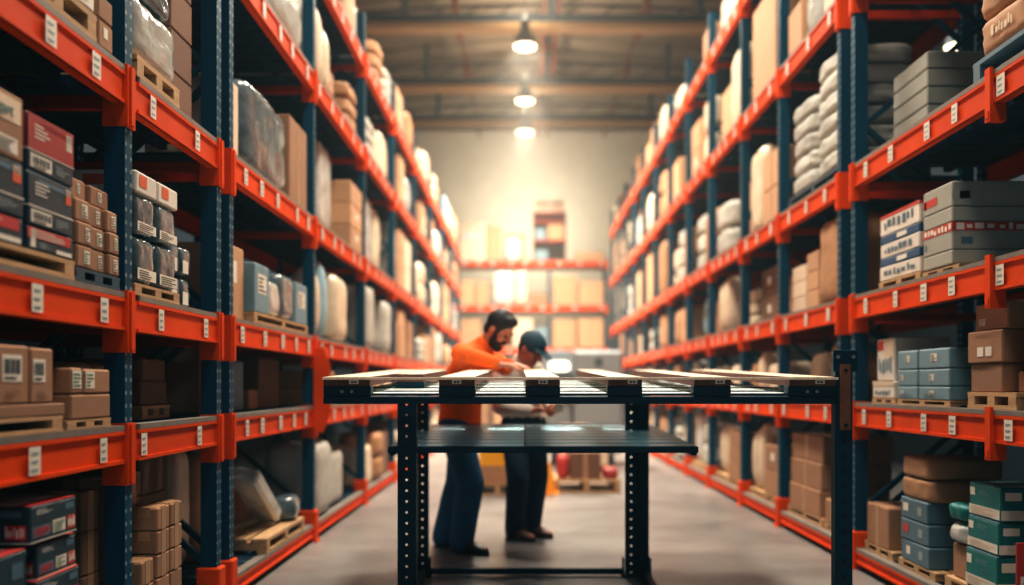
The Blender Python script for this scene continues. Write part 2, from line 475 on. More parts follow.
# polished concrete
fm = mat('concrete', srgb(158, 152, 146), .38, 0)
nt = fm.node_tree; N = nt.nodes; L_ = nt.links; b = N['Principled BSDF']; tc = [n for n in N if n.type == 'TEX_COORD'][0]
n1 = N.new('ShaderNodeTexNoise'); n1.inputs['Scale'].default_value = .9; n1.inputs['Detail'].default_value = 7; n1.inputs['Roughness'].default_value = .62
L_.new(tc.outputs['Object'], n1.inputs['Vector'])
cr = N.new('ShaderNodeValToRGB'); cr.color_ramp.elements[0].position = .3; cr.color_ramp.elements[1].position = .72
cr.color_ramp.elements[0].color = (*srgb(104, 102, 100), 1); cr.color_ramp.elements[1].color = (*srgb(150, 145, 139), 1)
L_.new(n1.outputs['Fac'], cr.inputs['Fac']); L_.new(cr.outputs['Color'], b.inputs['Base Color'])
n2 = N.new('ShaderNodeTexNoise'); n2.inputs['Scale'].default_value = 3; n2.inputs['Detail'].default_value = 6
L_.new(tc.outputs['Object'], n2.inputs['Vector'])
mr = N.new('ShaderNodeMapRange'); mr.inputs['To Min'].default_value = .22; mr.inputs['To Max'].default_value = .5
L_.new(n2.outputs['Fac'], mr.inputs['Value']); L_.new(mr.outputs['Result'], b.inputs['Roughness'])

struct(MB().box(XWL - .2, XWR + .2, YB, YW + .2, -.2, 0).build('floor', 'concrete'))
struct(MB().box(XWL - .2, XWR + .2, YW, YW + .2, 0, 8.75).build('wall_back', 'plaster'))
struct(MB().box(XWL - .2, XWL, YB, YW, 0, 9.6).build('wall_left', 'wall_dark'))
struct(MB().box(XWR, XWR + .2, YB, YW, 0, 9.6).build('wall_right', 'wall_dark'))
# shallow pitched roof of ribbed sheet
m = MB(); xm = (XWL + XWR) / 2 + .1; ns = 70
for k in range(ns):
    y0 = YB + (YW + .2 - YB) * k / ns; y1 = YB + (YW + .2 - YB) * (k + 1) / ns; dz = .05 if k % 2 else 0
    for xa, xb, za, zb in ((XWL - .2, xm, 8.75, 9.25), (xm, XWR + .2, 9.25, 8.75)):
        m.face([(xa, y0, za + dz), (xa, y1, za + dz), (xb, y1, zb + dz), (xb, y0, zb + dz)][::1])
        m.face([(xa, y1, za), (xa, y1, za + .05), (xb, y1, zb + .05), (xb, y1, zb)])
struct(m.build('ceiling', 'roof_sheet'))
tn = 0
def trim(m, mats):
    global tn
    tn += 1
    return struct(m.build('trim_%d' % tn, mats))
for y in (8.9, 12.6, 16.5, 20.2, 22.9):      # main girders: blue web, tan bottom flange
    m = MB(); zb = 7.62 + (.1 if y > 20 else 0)
    m.box(XWL, XWR, y - .03, y + .03, zb + .05, zb + .22, 0); m.box(XWL, XWR, y - .16, y + .16, zb, zb + .05, 1); m.box(XWL, XWR, y - .14, y + .14, zb + .22, zb + .26, 0)
    m.box(XWL, XWR, y - .17, y - .163, zb + .05, zb + .10, 1)
    for x in (-2.2, .5, 3.2):
        m.box(x - .05, x + .05, y - .12, y + .12, zb + .05, 9.0 - abs(x - .5) * .1, 0)
    trim(m, ['girder_blue', 'girder_tan'])
for y in (7.2, 10.6, 14.4, 18.3, 21.6, 24.8):        # slightly bowed lattice rafters between them
    m = MB(); K = 14
    for k in range(K):
        xa = XWL + (XWR - XWL) * k / K; xb = XWL + (XWR - XWL) * (k + 1) / K
        fz = lambda x: 8.2 + .28 * (1 - ((x - .5) / 4.9) ** 2)
        m.bar((xa, y, fz(xa)), (xb, y, fz(xb)), .07, .1)
        m.bar((xa, y, fz(xa) + .38), (xb, y, fz(xb) + .38), .05, .06)
        m.bar((xa, y, fz(xa)), (xb, y, fz(xb) + .38), .025, .025)
    trim(m, 'girder_dark')
for x in (-3.3, -1.35, 2.35, 4.3):               # rust-red purlins running along the hall
    m = MB(); z = 8.58 - .06 * abs(x - .5)
    for y0 in (6.5, 10.0, 13.6, 17.2, 20.6): m.box(x - .05, x + .05, y0, y0 + 1.5, z - .16, z + .1)
    m.box(x - .02, x + .02, 4, 26.9, z + .04, z + .12)
    trim(m, 'roof_red')
m = MB(); m.box(.35, .42, 4, 26.9, 8.55, 8.7); m.box(.62, .69, 4, 26.9, 8.55, 8.7)
for k in range(16): m.box(.42, .62, 5 + k * 1.35, 5.08 + k * 1.35, 8.57, 8.62)
trim(m, 'roof_red')

def area(name, loc, rot, size, energy, col, spread=3.14, sy=None):
    l = bpy.data.lights.new(name, 'AREA'); l.energy = energy; l.color = col; l.size = size; l.spread = spread
    if sy: l.shape = 'RECTANGLE'; l.size_y = sy
    else: l.shape = 'DISK'
    o = bpy.data.objects.new(name, l); COL.objects.link(o); o.location = loc; o.rotation_euler = rot
    return o
# high-bay lamps
def lamp(x, y, z, r, label, power, hang=1.3, spread=2.05):
    t = thing('high_bay_lamp', label, 'lamp', (x, y, z), 0, 'hanging lamps')
    MB().tube((0, 0, .36), (0, 0, .36 + hang), .014).build('hanger', 'girder_dark', t)
    MB().lathe([(.05, .47), (.075, .44), (.085, .34), (.09, .24), (.0, .24)], c=(0, 0, 0)).build('housing', 'lamp_shell', t, smooth=False)
    MB().lathe([(.085, .26), (r * .62, .22), (r * .88, .13), (r, .0), (r * 1.02, -.005), (r * .97, .0), (r * .85, .12), (r * .58, .21), (.07, .24)]).build('reflector', 'lamp_shell', t, smooth=True)
    m = MB(); m.lathe([(r * .955, .012), (r * .9, -.02), (r * .6, -.045), (.01, -.06)]); m.build('diffuser', 'lamp_glow', t, smooth=True)
    l = bpy.data.lights.new('high_bay_light', 'AREA'); l.shape = 'DISK'; l.size = r * 3.2; l.energy = power; l.color = (1, .9, .76); l.spread = spread
    o = bpy.data.objects.new('high_bay_light', l); COL.objects.link(o); o.location = (x, y, z - .09)
    area('lamp_uplight', (x, y, z + .45), (math.pi, 0, 0), .3, power * .10, (1, .82, .6), 3.1)
LZZ = H + 5.85
for y, lab, p in ((15.6, 'largest and nearest of the three hanging dome lamps in view', 520), (18.6, 'middle one of the three hanging dome lamps over the aisle', 420),
                  (20.9, 'smallest of the three hanging dome lamps, against the back wall', 330)):
    lamp(0.0, y, LZZ + .02, .2, lab, p, 9.0 - LZZ - .36)
lamp(4.33, 9.0, 4.52, .13, 'small lamp glowing behind the right rack above the grey panels', 60, 4.2)
for y, p in ((1.2, 105), (5.0, 215), (8.8, 330), (12.4, 390)):
    area('high_bay_light', (.25, y, LZZ + .2), (0, 0, 0), 1.2, p, (1, .91, .79), 2.7)
    area('lamp_uplight', (.25, y, LZZ + .6), (math.pi, 0, 0), .3, p * .13, (1, .82, .6), 3.1)
area('front_fill_light', (.6, -2.6, 2.2), (math.radians(80), 0, 0), 2.6, 19, (.86, .93, 1), 3.14)  # added fill behind the camera, brightens the faces turned towards it
area('wall_glow_fill', (.1, 24.3, 5.2), (math.radians(112), 0, 0), 2.4, 115, (1, .89, .72), 2.7)  # added light hidden behind the end rack, makes the back wall glow

# ------------------------------------------------------------------ racks
LB = [(1.45, 3.45), (3.45, 4.47), (4.66, 6.5), (6.5, 8.55), (8.55, 10.5), (10.5, 12.5), (12.5, 14.6), (14.6, 16.7), (16.7, 18.8), (18.8, 20.9)]
RB = [(1.7, 5.57), (5.82, 7.2), (7.2, 8.46), (8.46, 9.95), (9.95, 11.35), (11.35, 12.75), (12.75, 14.2), (14.2, 15.6), (15.6, 17.0), (17.0, 18.4), (18.4, 19.8), (19.8, 21.2)]
racks = {}
for i, (a, c) in enumerate(LB):
    ends = ('far',) if i in (1, 3, 4, 5, 6, 7, 8, 9) else ('near', 'far')
    racks['L', i] = rack_bay('L', a, c, LZ, 4.66, ends, 'orange and teal pallet rack, %s bay from the camera in the left row' % ORD[i], i < 4, group='racks of the left row')
for i, (a, c) in enumerate(RB):
    ends = ('near', 'far') if i in (0, 1) else ('far',)
    L = c - a
    racks['R', i] = rack_bay('R', a, c, RZ, 5.24, ends, 'orange and teal pallet rack, %s bay from the camera in the right row' % ORD[i], i < 4,
                             mid=(L / 2 - (3.91 - a)) if i == 0 else None, group='racks of the right row')
racks['E', 0] = rack_bay('E', -1.75, .62, EZ, 4.3, ('near', 'far'), 'wide orange rack bay across the far end of the aisle', False, group='racks across the aisle end')
racks['E', 1] = rack_bay('E', .62, 2.05, EZ, 4.3, ('far',), 'narrower orange rack bay across the aisle end, beside the right row', False, group='racks across the aisle end')
# red guard plate bolted on the upright behind the table's free end
g = MB(); zz0, zz1 = .79, 1.40; x0, x1 = -.10, .02; y = -.028
oct_ = [(x0, zz0), (x1 - .05, zz0), (x1, zz0 + .14), (x1, zz1 - .14), (x1 - .05, zz1), (x0, zz1)]
L3 = 6.5 - 4.66
# drawn in the local frame of the third left bay: x runs down the aisle, -y towards it
pts = [(L3 / 2 - .052, -.005 - (px + .10), z) for px, z in oct_]
g.face(pts); g.face([(px + .008, py, pz) for px, py, pz in pts][::-1])
for k in range(6):
    a, b2 = pts[k], pts[(k + 1) % 6]
    g.face([a, (a[0] + .008, a[1], a[2]), (b2[0] + .008, b2[1], b2[2]), b2])
g.build('guard_plate', 'orange', racks['L', 2])

# ------------------------------------------------------------------ goods near the camera, left row
ADJ[0] = .971
LD = [z + DECK + .0015 for z in LZ]; RDK = [z + DECK + .0015 for z in RZ]; ED = [z + DECK + .0015 for z in EZ]
NF_L, NF_R = 'xmin', 'xmax'          # faces turned to the camera
def gadget(d0, d1, z0, z1, red, label, depth=.34, short=False, inset=0.0):
    base = 'charcoal_card'; pr = []
    for f in ('front', NF_L):
        if red and not short: pr.append((f, (.01, .36, .99, .985), 'red_card', None, None))
        if not short:
            pr += [(f, (.0, .345, 1, .372), 'paper', None, None), (f, (.06, .06, .5, .3), 'paper', 'bars' if f == 'front' else 'lines', 'ink'),
                   (f, (.56, .08, .92, .28), None, 'lines', 'ink_pale'), (f, (.1, .55, .55, .88), None, 'lines', 'paper'),
                   (f, (.22, .8, .8, .9), 'red_print' if red else 'slate_card', None, None), (f, (.82, .62, .95, .9), 'paper' if red else 'orange_print', None, None),
                   (f, (.82, .78, .95, .92), 'paper', None, None)]
        else:
            pr += [(f, (.0, .5, .92, .95), 'red_print', 'lines', 'paper'), (f, (.06, .1, .16, .9), 'paper', None, None), (f, (.6, .06, .95, .25), 'paper', None, None), (f, (.2, .1, .5, .42), None, 'lines', 'ink_pale')]
    return carton('L', d0, d1, z0, z1, base, label, inset, depth, prints=pr, name='product_box', flaps=False)
SH = 'on the third shelf of the left rack'
pallet('L', 2.02, 3.13, LD[2], 1.552, 'light wooden pallet under the charcoal boxes, nearest on the third left shelf')
pallet('L', 3.135, 3.48, LD[2], 1.535, 'dark grey pallet under the small brown cartons, third left shelf', material='pallet_dark', depth=.5)
gadget(2.83, 3.12, 1.553, 1.63, True, 'flat charcoal box with red band, lowest beside the small brown cartons', short=True)
gadget(2.83, 3.12, 1.631, 1.807, False, 'charcoal box under the red-topped box, above the flat red-banded one')
gadget(2.83, 3.12, 1.808, 1.997, True, 'red-topped charcoal box, highest of the stack beside small brown cartons')
gadget(2.45, 2.815, 1.553, 1.64, True, 'flat charcoal box with red band at the picture edge, lowest of its stack', short=True)
gadget(2.45, 2.815, 1.641, 1.814, False, 'charcoal box under the brown carton with teal lettering')
c = carton('L', 2.45, 2.812, 1.815, 2.02, 'kraft', 'brown carton with teal lettering on a pale label, above charcoal boxes', depth=.34,
           labels=[('front', (.5, .56, .95, .93), 'cream', None, None), ('front', (.55, .08, .9, .32), 'paper', 'lines', 'ink')])
cu = bpy.data.curves.new('lettering', 'FONT'); cu.body = 'congart'; cu.size = .052; cu.extrude = .0006
to = bpy.data.objects.new('printed_lettering', cu); COL.objects.link(to)
dg = bpy.context.evaluated_depsgraph_get(); me = bpy.data.meshes.new_from_object(to.evaluated_get(dg)); bpy.data.objects.remove(to)
to = bpy.data.objects.new('printed_lettering', me); COL.objects.link(to); me.materials.clear(); me.materials.append(MATS['teal_print'])
to.parent = c; to.rotation_euler = (math.pi / 2, 0, 0); to.location = (-.045, -.004, .125)
carton('L', 2.45, 2.72, 2.021, 2.20, 'kraft_dark', 'dark brown carton standing on the carton with teal lettering', inset=.06, depth=.28)
zs = [1.536, 1.619, 1.703, 1.787]
rown = ['bottom row', 'middle row', 'top row']
cols = [(3.145, 3.262, 'nearest column'), (3.268, 3.378, 'middle column'), (3.384, 3.475, 'far column')]
for ci, (a, b2, cn) in enumerate(cols):
    for r in range(3):
        if ci == 2 and r == 2: zt = 1.785
        carton('L', a, b2, zs[r], zs[r + 1] - .001, 'kraft', 'small brown carton, %s of the %s on the dark grey pallet' % (rown[r], cn), inset=[.0, .012, .0][ci] + (.0 if r < 2 else .008), depth=.16,
               labels=[('front', (.5 if (ci + r) % 2 else .42, .2, .78, .8), 'paper', 'lines', 'green_print' if (ci, r) in ((0, 0), (2, 1)) else 'ink')], name='small_carton', group='small brown cartons on the dark pallet')
for k, (a, b2) in enumerate(((3.16, 3.27), (3.30, 3.45))):
    carton('L', a, b2, 1.787, 1.862, 'kraft', 'small brown carton topping the pile on the dark pallet, %s of two' % ('nearer', 'farther')[k], inset=.03, depth=.15, name='small_carton',
           labels=[('front', (.4, .3, .6, .8), 'paper', 'lines', 'ink')], group='small brown cartons on the dark pallet')
# second shelf
pallet('L', 2.1, 3.05, LD[1], 1.032, 'wooden pallet under the two tall brown cartons, second left shelf')
pallet('L', 3.075, 3.405, LD[1], 1.012, 'small wooden pallet under the wide brown carton, second left shelf')
carton('L', 2.1, 3.06, 1.033, 1.072, 'kraft', 'flat brown carton lying on the pallet under two tall cartons', depth=.5)
carton('L', 2.58, 2.842, 1.073, 1.25, 'kraft', 'tall brown carton with barcode label at the picture edge', depth=.3, labels=[('front', (.43, .38, .84, .84), 'paper', 'bars', 'ink')], prints=[('front', (.45, .08, .85, .26), None, 'lines', 'kraft_dark')])
carton('L', 2.848, 2.99, 1.073, 1.247, 'kraft', 'narrower tall brown carton with barcode label, second of the pair', depth=.3, labels=[('front', (.08, .38, .62, .8), 'paper', 'bars', 'ink')], prints=[('front', (.2, .06, .8, .24), None, 'lines', 'kraft_dark')])
carton('L', 3.10, 3.402, 1.013, 1.10, 'kraft', 'wide brown carton on the small pallet beside the near upright', depth=.34)
carton('L', 3.10, 3.185, 1.101, 1.19, 'kraft', 'small brown carton with green-marked label, nearer one on wide carton', depth=.3, labels=[('front', (.1, .2, .9, .9), 'paper', 'lines', 'green_print')])
carton('L', 3.19, 3.40, 1.101, 1.187, 'kraft', 'brown carton with green-marked label, farther one on wide carton', depth=.3, labels=[('front', (.05, .2, .38, .92), 'paper', 'lines', 'green_print')])
# floor shelf
def dark_box(d0, d1, z0, z1, label, depth=.36, inset=0.0, redlow=False):
    pr = []
    for f in ('front', NF_L):
        pr += [(f, (.08, .72, .5, .9), None, 'lines', 'paper'), (f, (.03, .12, .42, .44), 'slate_card', 'bars', 'red_print'), (f, (.46, .12, .74, .48), 'paper', 'lines', 'green_print'),
               (f, (.78, .1, .97, .5), 'red_print', 'scrawl', 'paper'), (f, (.74, .7, .93, .88), 'slate_card', None, None), (f, (.0, .0, 1, .035), 'paper', None, None)]
        if redlow: pr.append((f, (0, .0, 1, .3), 'red_card', None, None))
    pr += [('top', (.0, .0, 1, .16), 'red_print', None, None), ('top', (.0, .16, 1, 1), 'paper', None, None)]
    return carton('L', d0, d1, z0, z1, 'charcoal_card', label, inset, depth, prints=pr, name='product_box', flaps=False)
pallet('L', 2.0, 3.2, LD[0], .20, 'wooden pallet under the dark printed boxes, nearest left floor shelf')
carton('L', 2.88, 3.17, .201, .395, 'charcoal_card', 'dark box lowest in the stack of printed boxes by the first upright', depth=.36, flaps=False)
dark_box(2.88, 3.165, .396, .518, 'dark printed box with red label, third from the top of its stack')
dark_box(2.90, 3.16, .519, .628, 'dark printed box with red top edge, second from the top', inset=.01)
dark_box(2.845, 3.14, .64, .757, 'dark printed box with red and white top, topmost of the stack')
dark_box(2.5, 2.83, .36, .632, 'dark printed box with red base at lower picture corner', redlow=True)
carton('L', 2.5, 2.83, .201, .358, 'charcoal_card', 'dark box beneath the red-based printed box at lower corner', depth=.36, flaps=False)
for k, (za, zb) in enumerate(((LD[0], .27), (.272, .43), (.432, .59), (.592, .74))):
    carton('L', 3.368, 3.505, za, zb, 'kraft_dark', 'large brown carton beside the first upright, %s of four on the floor shelf' % ('lowest', 'second up', 'third up', 'topmost')[k], inset=.09, depth=.6, tape=.05,
           labels=[('xmin', (.7, .3, .85, .75), 'cream', None, None)] if k == 2 else [])
# second bay, floor shelf: small cartons in columns
sc = [(3.67, 3.80, 6, .11, 'first'), (3.81, 3.96, 6, .11, 'second')]
for a, b2, n, hh, cn in sc:
    for k in range(n):
        carton('L', a, b2, LD[0] + k * .105, LD[0] + (k + 1) * .105 - .001, 'kraft', 'small carton %s from the bottom in %s tall column, second left bay floor' % (ORD[k], cn), inset=.12, depth=.2, name='small_carton', tape=.03 if k > 2 else None,
               group='small cartons on the floor shelf')
for a, b2, n, cn in ((3.67, 3.80, 3, 'first'), (3.83, 3.965, 5, 'second'), (3.975, 4.11, 5, 'third')):
    for k in range(n):
        carton('L', a, b2, LD[0] + k * .098, LD[0] + (k + 1) * .098 - .001, 'kraft', 'small carton %s from the bottom, %s front column, second left bay floor' % (ORD[k], cn), inset=.0, depth=.11, name='small_carton',
               tape=.03 if k > 1 else None, group='small cartons on the floor shelf')
for k in range(4):
    carton('L', 4.05 if k else 4.02, 4.36, LD[0] + k * .17, LD[0] + (k + 1) * .17 - .002, 'kraft_dark', 'large dull carton %s of four before the double upright, floor shelf' % ('lowest', 'second', 'third', 'topmost')[k], inset=.16, depth=.5)
# second bay, second shelf
pallet('L', 3.61, 4.02, LD[1], LD[1] + .06, 'dim pallet under beige sacks, second shelf of the second left bay', inset=.2, depth=.5)
for k in range(3):
    for q in range(2):
        lumpy('L', 3.62 + k * .14, 3.75 + k * .14, LD[1] + .061 + q * .09, LD[1] + .155 + q * .09, 'sack_brown', 'beige sack in the %s of three columns, %s, second left bay' % (ORD[k], ('lower', 'upper')[q]), inset=.22, depth=.2, e=.5, name='sack', cat='sack', seed=k + 7 * q, group='beige sacks on the dim pallet')
pallet('L', 4.04, 4.36, LD[1], LD[1] + .06, 'dim pallet under dull brown cartons, second left bay', inset=.15, depth=.45)
carton('L', 4.05, 4.35, LD[1] + .061, LD[1] + .17, 'kraft_dark', 'dull brown carton, lower of two on dim pallet in second left bay', inset=.16, depth=.4)
carton('L', 4.07, 4.33, LD[1] + .171, LD[1] + .27, 'kraft_dark', 'dull brown carton, upper of two on dim pallet in second left bay', inset=.16, depth=.4)
# second bay, third shelf: plastic-wrapped packs
pallet('L', 3.61, 4.08, LD[2], LD[2] + .05, 'wooden pallet under dark wrapped packs in second left bay')
for ci, (a, b2) in enumerate(((3.62, 3.83), (3.84, 4.06))):
    z = LD[2] + .051
    for r, (hh, mt) in enumerate(((.20, 'wrap_dark'), (.17, 'wrap_dark'), (.09, 'white_card'))):
        nm = ('bottom', 'middle', 'top')[r]
        cn = ('nearer', 'farther')[ci]
        if r < 2:
            o = lumpy('L', a, b2, z, z + hh, mt, 'dark plastic-wrapped pack, %s of the %s column in second left bay' % (nm, cn), depth=.3, e=.28, amp=.02, name='wrapped_pack', cat='pack', seed=ci * 5 + r, group='wrapped packs on the third shelf')
            sticker(o, ((b2 - a), .3, hh), [('front', (.08, .08, .92, .3), 'paper', 'lines', 'ink')], 'printed_band')
        else:
            carton('L', a, b2, z, z + hh, mt, 'white pack with orange spot, top of the %s wrapped column' % cn, depth=.3, prints=[('front', (.15, .3, .5, .85), 'orange_print', None, None), (NF_L, (.3, .3, .7, .8), 'orange_print', None, None)], name='wrapped_pack', cat='pack', flaps=False)
        z += hh + .002
for ci, (a, b2) in enumerate(((4.08, 4.2), (4.21, 4.34))):
    for r in range(2):
        o = lumpy('L', a, b2, LD[2] + r * .15, LD[2] + r * .15 + .145, 'wrap_dark', 'dim wrapped pack beside the double upright, %s %s on the third shelf' % (('upper', 'lower')[1 - r], ('nearer', 'farther')[ci]), inset=.04, depth=.3, e=.28, name='wrapped_pack', cat='pack', seed=20 + ci + r * 3, group='wrapped packs on the third shelf')
        sticker(o, ((b2 - a), .3, .145), [('front', (.1, .1, .6, .5), 'paper', None, None)], 'printed_band')
# fourth shelf
pallet('L', 2.75, 3.29, LD[3], LD[3] + .095, 'wooden pallet under a printed white bale, highest at the left picture edge')
o = carton('L', 2.76, 3.27, LD[3] + .096, LD[3] + .30, 'white_card', 'white printed bale on the pallet above the red-topped box', depth=.5, flaps=False, name='bale', cat='bale',
           prints=[('front', (.1, .3, .6, .8), None, 'scrawl', 'ink'), ('front', (.65, .1, .9, .4), 'cream', None, None)])
carton('L', 2.9, 3.25, LD[3] + .301, LD[3] + .52, 'slate_card', 'grey-blue box on the white printed bale, cut by the picture top', depth=.5)
carton('L', 3.305, 3.42, LD[3], LD[3] + .10, 'kraft', 'small brown carton beside the bale pallet, lower of two', depth=.2, name='small_carton', labels=[('front', (.3, .4, .6, .8), 'paper', None, None)])
carton('L', 3.3, 3.42, LD[3] + .101, LD[3] + .19, 'kraft', 'small brown carton beside the bale, upper of two', depth=.2, name='small_carton')
pallet('L', 3.63, 4.08, LD[3], LD[3] + .085, 'wooden pallet under shiny wrapped goods, fourth shelf of second left bay')
lumpy('L', 3.62, 4.085, LD[3] + .086, LD[3] + .335, 'wrap', 'shiny clear-wrapped white bundle on the pallet in second left bay', depth=.5, e=.25, amp=.022, name='wrapped_bundle', seed=3)
lumpy('L', 3.63, 4.03, LD[3] + .336, LD[3] + .50, 'wrap_dark', 'grey wrapped bundle with dark strap, on the shiny white bundle', depth=.48, e=.25, amp=.02, seed=4)
lumpy('L', 3.64, 4.0, LD[3] + .501, LD[3] + .75, 'wrap', 'upper pale wrapped bundle cut by the picture top, second left bay', depth=.48, e=.28, amp=.03, seed=5)
for k in range(4):
    carton('L', 4.1 + .005 * k, 4.37, LD[3] + k * .19, LD[3] + (k + 1) * .19 - .002, 'kraft_dark', 'large brown carton %s in the tall stack before the double upright' % ('lowest', 'second', 'third', 'topmost')[k], inset=.05, depth=.62,
           labels=[(NF_L, (.66, .35, .8, .7), 'cream', None, None)] if k == 1 else [])

ADJ[0] = 1.0
# third left bay (4.62 to 6.45)
B3 = "in the third left bay"
lumpy('L', 4.95, 5.85, LD[3], LD[3] + .52, 'wrap_dark', 'clear-wrapped grey load on the fourth shelf ' + B3, depth=.6, e=.3, amp=.03, seed=11)
carton('L', 4.7, 4.93, LD[3], LD[3] + .42, 'cream', 'pale upright carton beside the clear-wrapped grey load', inset=.05)
carton('L', 5.88, 6.36, LD[3], LD[3] + .56, 'kraft', 'brown carton between clear-wrapped load and upright ' + B3, inset=.02, depth=.6, tape=.05)
carton('L', 4.72, 5.02, LD[2] + .0, LD[2] + .40, 'tan', 'tan carton on the third shelf ' + B3, inset=.05, depth=.4, labels=[('front', (.3, .5, .6, .8), 'paper', None, None)])
pallet('L', 5.05, 6.3, LD[2], LD[2] + .06, 'yellowish pallet under blue wrapped packs ' + B3)
for k, (a, b2, hh, mt) in enumerate(((5.06, 5.35, .28, 'bluegrey_card'), (5.36, 5.62, .22, 'wrap'), (5.63, 5.95, .30, 'wrap_dark'), (5.96, 6.28, .27, 'bluegrey_card'))):
    if 'card' in mt: carton('L', a, b2, LD[2] + .061, LD[2] + .061 + hh, mt, 'blue-grey box, %s on the yellowish pallet' % ('nearest', '', '', 'farthest')[k], depth=.4, labels=[('front', (.2, .4, .8, .8), 'paper', 'lines', 'ink')])
    else: lumpy('L', a, b2, LD[2] + .061, LD[2] + .061 + hh, mt, '%s wrapped pack between blue-grey boxes on the yellowish pallet' % ('', 'pale', 'dark', '')[k], depth=.4, e=.3, seed=k + 30, name='wrapped_pack', cat='pack')
for k, (a, b2, z0, z1, mt) in enumerate(((4.75, 5.2, 0, .36, 'kraft_dark'), (5.25, 5.5, 0, .3, 'bluegrey_card'), (5.6, 5.8, 0, .12, 'kraft'), (5.82, 6.3, 0, .33, 'kraft_dark'))):
    carton('L', a, b2, LD[1] + z0, LD[1] + z1, mt, '%s carton, %s from the camera on second shelf %s' % (('dull brown', 'blue-grey', 'low brown', 'dark brown')[k], ORD[k], B3), inset=.2, depth=.4)
lumpy('L', 4.7, 5.3, LD[4], LD[4] + .5, 'wrap_cream', 'cream wrapped bundle, nearer one on the fifth shelf ' + B3, depth=.6, seed=41)
lumpy('L', 5.4, 6.3, LD[4], LD[4] + .62, 'wrap', 'white wrapped bundle, farther one on the fifth shelf ' + B3, depth=.6, seed=42)
# floor shelf of that bay: rolls, white sheet leaning on a pallet
pallet('L', 5.3, 6.2, LD[0], LD[0] + .09, 'wooden pallet under the leaning white parcel, floor shelf ' + B3, depth=.6)
for k, (a, b2, hh) in enumerate(((4.68, 4.95, .72), (4.97, 5.2, .62), (5.22, 5.38, .7))):
    lumpy('L', a, b2, LD[0] + (.0 if k < 2 else .091), LD[0] + hh, ('wrap_cream', 'sack_brown', 'wrap')[k], '%s tall bundle, %s along the floor shelf %s' % (('cream', 'brown', 'pale')[k], ORD[k], B3), inset=.3, depth=.28, e=.5, seed=50 + k)
for k in range(2):
    carton('L', 5.56 + k * .34, 5.88 + k * .34, LD[0] + .091, LD[0] + .47 - k * .06, 'kraft', 'upright brown carton on the leaning-parcel pallet, %s' % ('nearer', 'farther')[k], inset=.36, depth=.3)
# ------------------------------------------------------------------ leaning parcel
(ox, oy), rz = frame('L', 5.3, 5.95, .02)
m = MB(); m.cbox(-.3, .3, -.02, .16, -.05, .05, .02)
o = m.build('parcel', 'wrap', None, (ox - .07, oy, LD[0] + .30), rz); o.rotation_euler = (math.radians(8), math.radians(32), rz)
tag(o, 'white wrapped parcel leaning askew on its pallet, third left bay floor', 'parcel')
lumpy('L', 5.93, 6.2, LD[0] + .095, LD[0] + .26, 'wrap_dark', 'crumpled black plastic bag beside the leaning white parcel', depth=.22, e=.6, amp=.05, seed=61, name='plastic_bag', cat='bag')
# ------------------------------------------------------------------ goods near the camera, right row
T = 'on the right rack'
# third shelf
pallet('R', 4.72, 5.28, RDK[2], RDK[2] + .045, 'small pallet under the white and blue printed packs, right rack', depth=.4)
z = RDK[2] + .046
for k, (hh, mt) in enumerate(((.085, 'white_card'), (.045, 'blue_print'), (.085, 'white_card'), (.045, 'blue_print'), (.12, 'white_card'))):
    pr = []
    if mt == 'white_card':
        for f in ('front', NF_R): pr.append((f, (.08, .2, .92, .8), None, 'scrawl', 'slate_card'))
    else: pr.append(('front', (.45, .2, .7, .8), 'paper', None, None))
    if k == 4: pr += [(f, (0, .84, 1, 1), 'red_print', None, None) for f in ('front', NF_R)]
    carton('R', 4.73, 5.26, z, z + hh - .002, mt, '%s, %s in the stack beside the grey crates' % (('white printed pack', 'thin blue pack', 'white printed pack', 'thin blue pack', 'red-edged white printed pack')[k], ('lowest', 'second up', 'third up', 'fourth up', 'topmost')[k]), depth=.2, prints=pr, name='printed_pack', cat='pack', flaps=False)
    z += hh
pallet('R', 4.30, 4.70, RDK[2], RDK[2] + .03, 'thin pallet under the grey crates, third shelf of right rack', depth=.85 - .1)
z0 = RDK[2] + .031
for k, (a, b2) in enumerate(((1.722, 1.79), (1.791, 1.925), (1.926, 2.0), (2.001, 2.125))):
    pr = []
    for f in ('front', NF_R):
        if k == 1: pr += [(f, (0, .68, 1 if f == 'front' else .55, 1), 'red_print', 'scrawl', 'paper')]
        if k == 3: pr += [(f, (0, .3, .5, .62), 'red_print' if f == 'front' else 'grey_card', None, None), (f, (.05, .3, .12, .6), 'ink_pale', None, None)]
        if k == 1: pr += [(f, (.06, .2, .14, .45), 'slate_card', None, None)]
    carton('R', 4.37, 4.69, a, b2, 'grey_card', 'grey flat crate, %s, right rack third shelf' % ('lowest of four', 'second up with red band', 'third up and plain', 'topmost of four with printed side')[k], depth=.72, prints=pr, name='flat_crate', cat='crate', flaps=False, yaw=0)
lumpy('R', 4.75, 5.2, RDK[2], RDK[2] + .34, 'wrap', 'white wrapped bundle behind the grey crates on the right rack', inset=.5, depth=.3, seed=70)
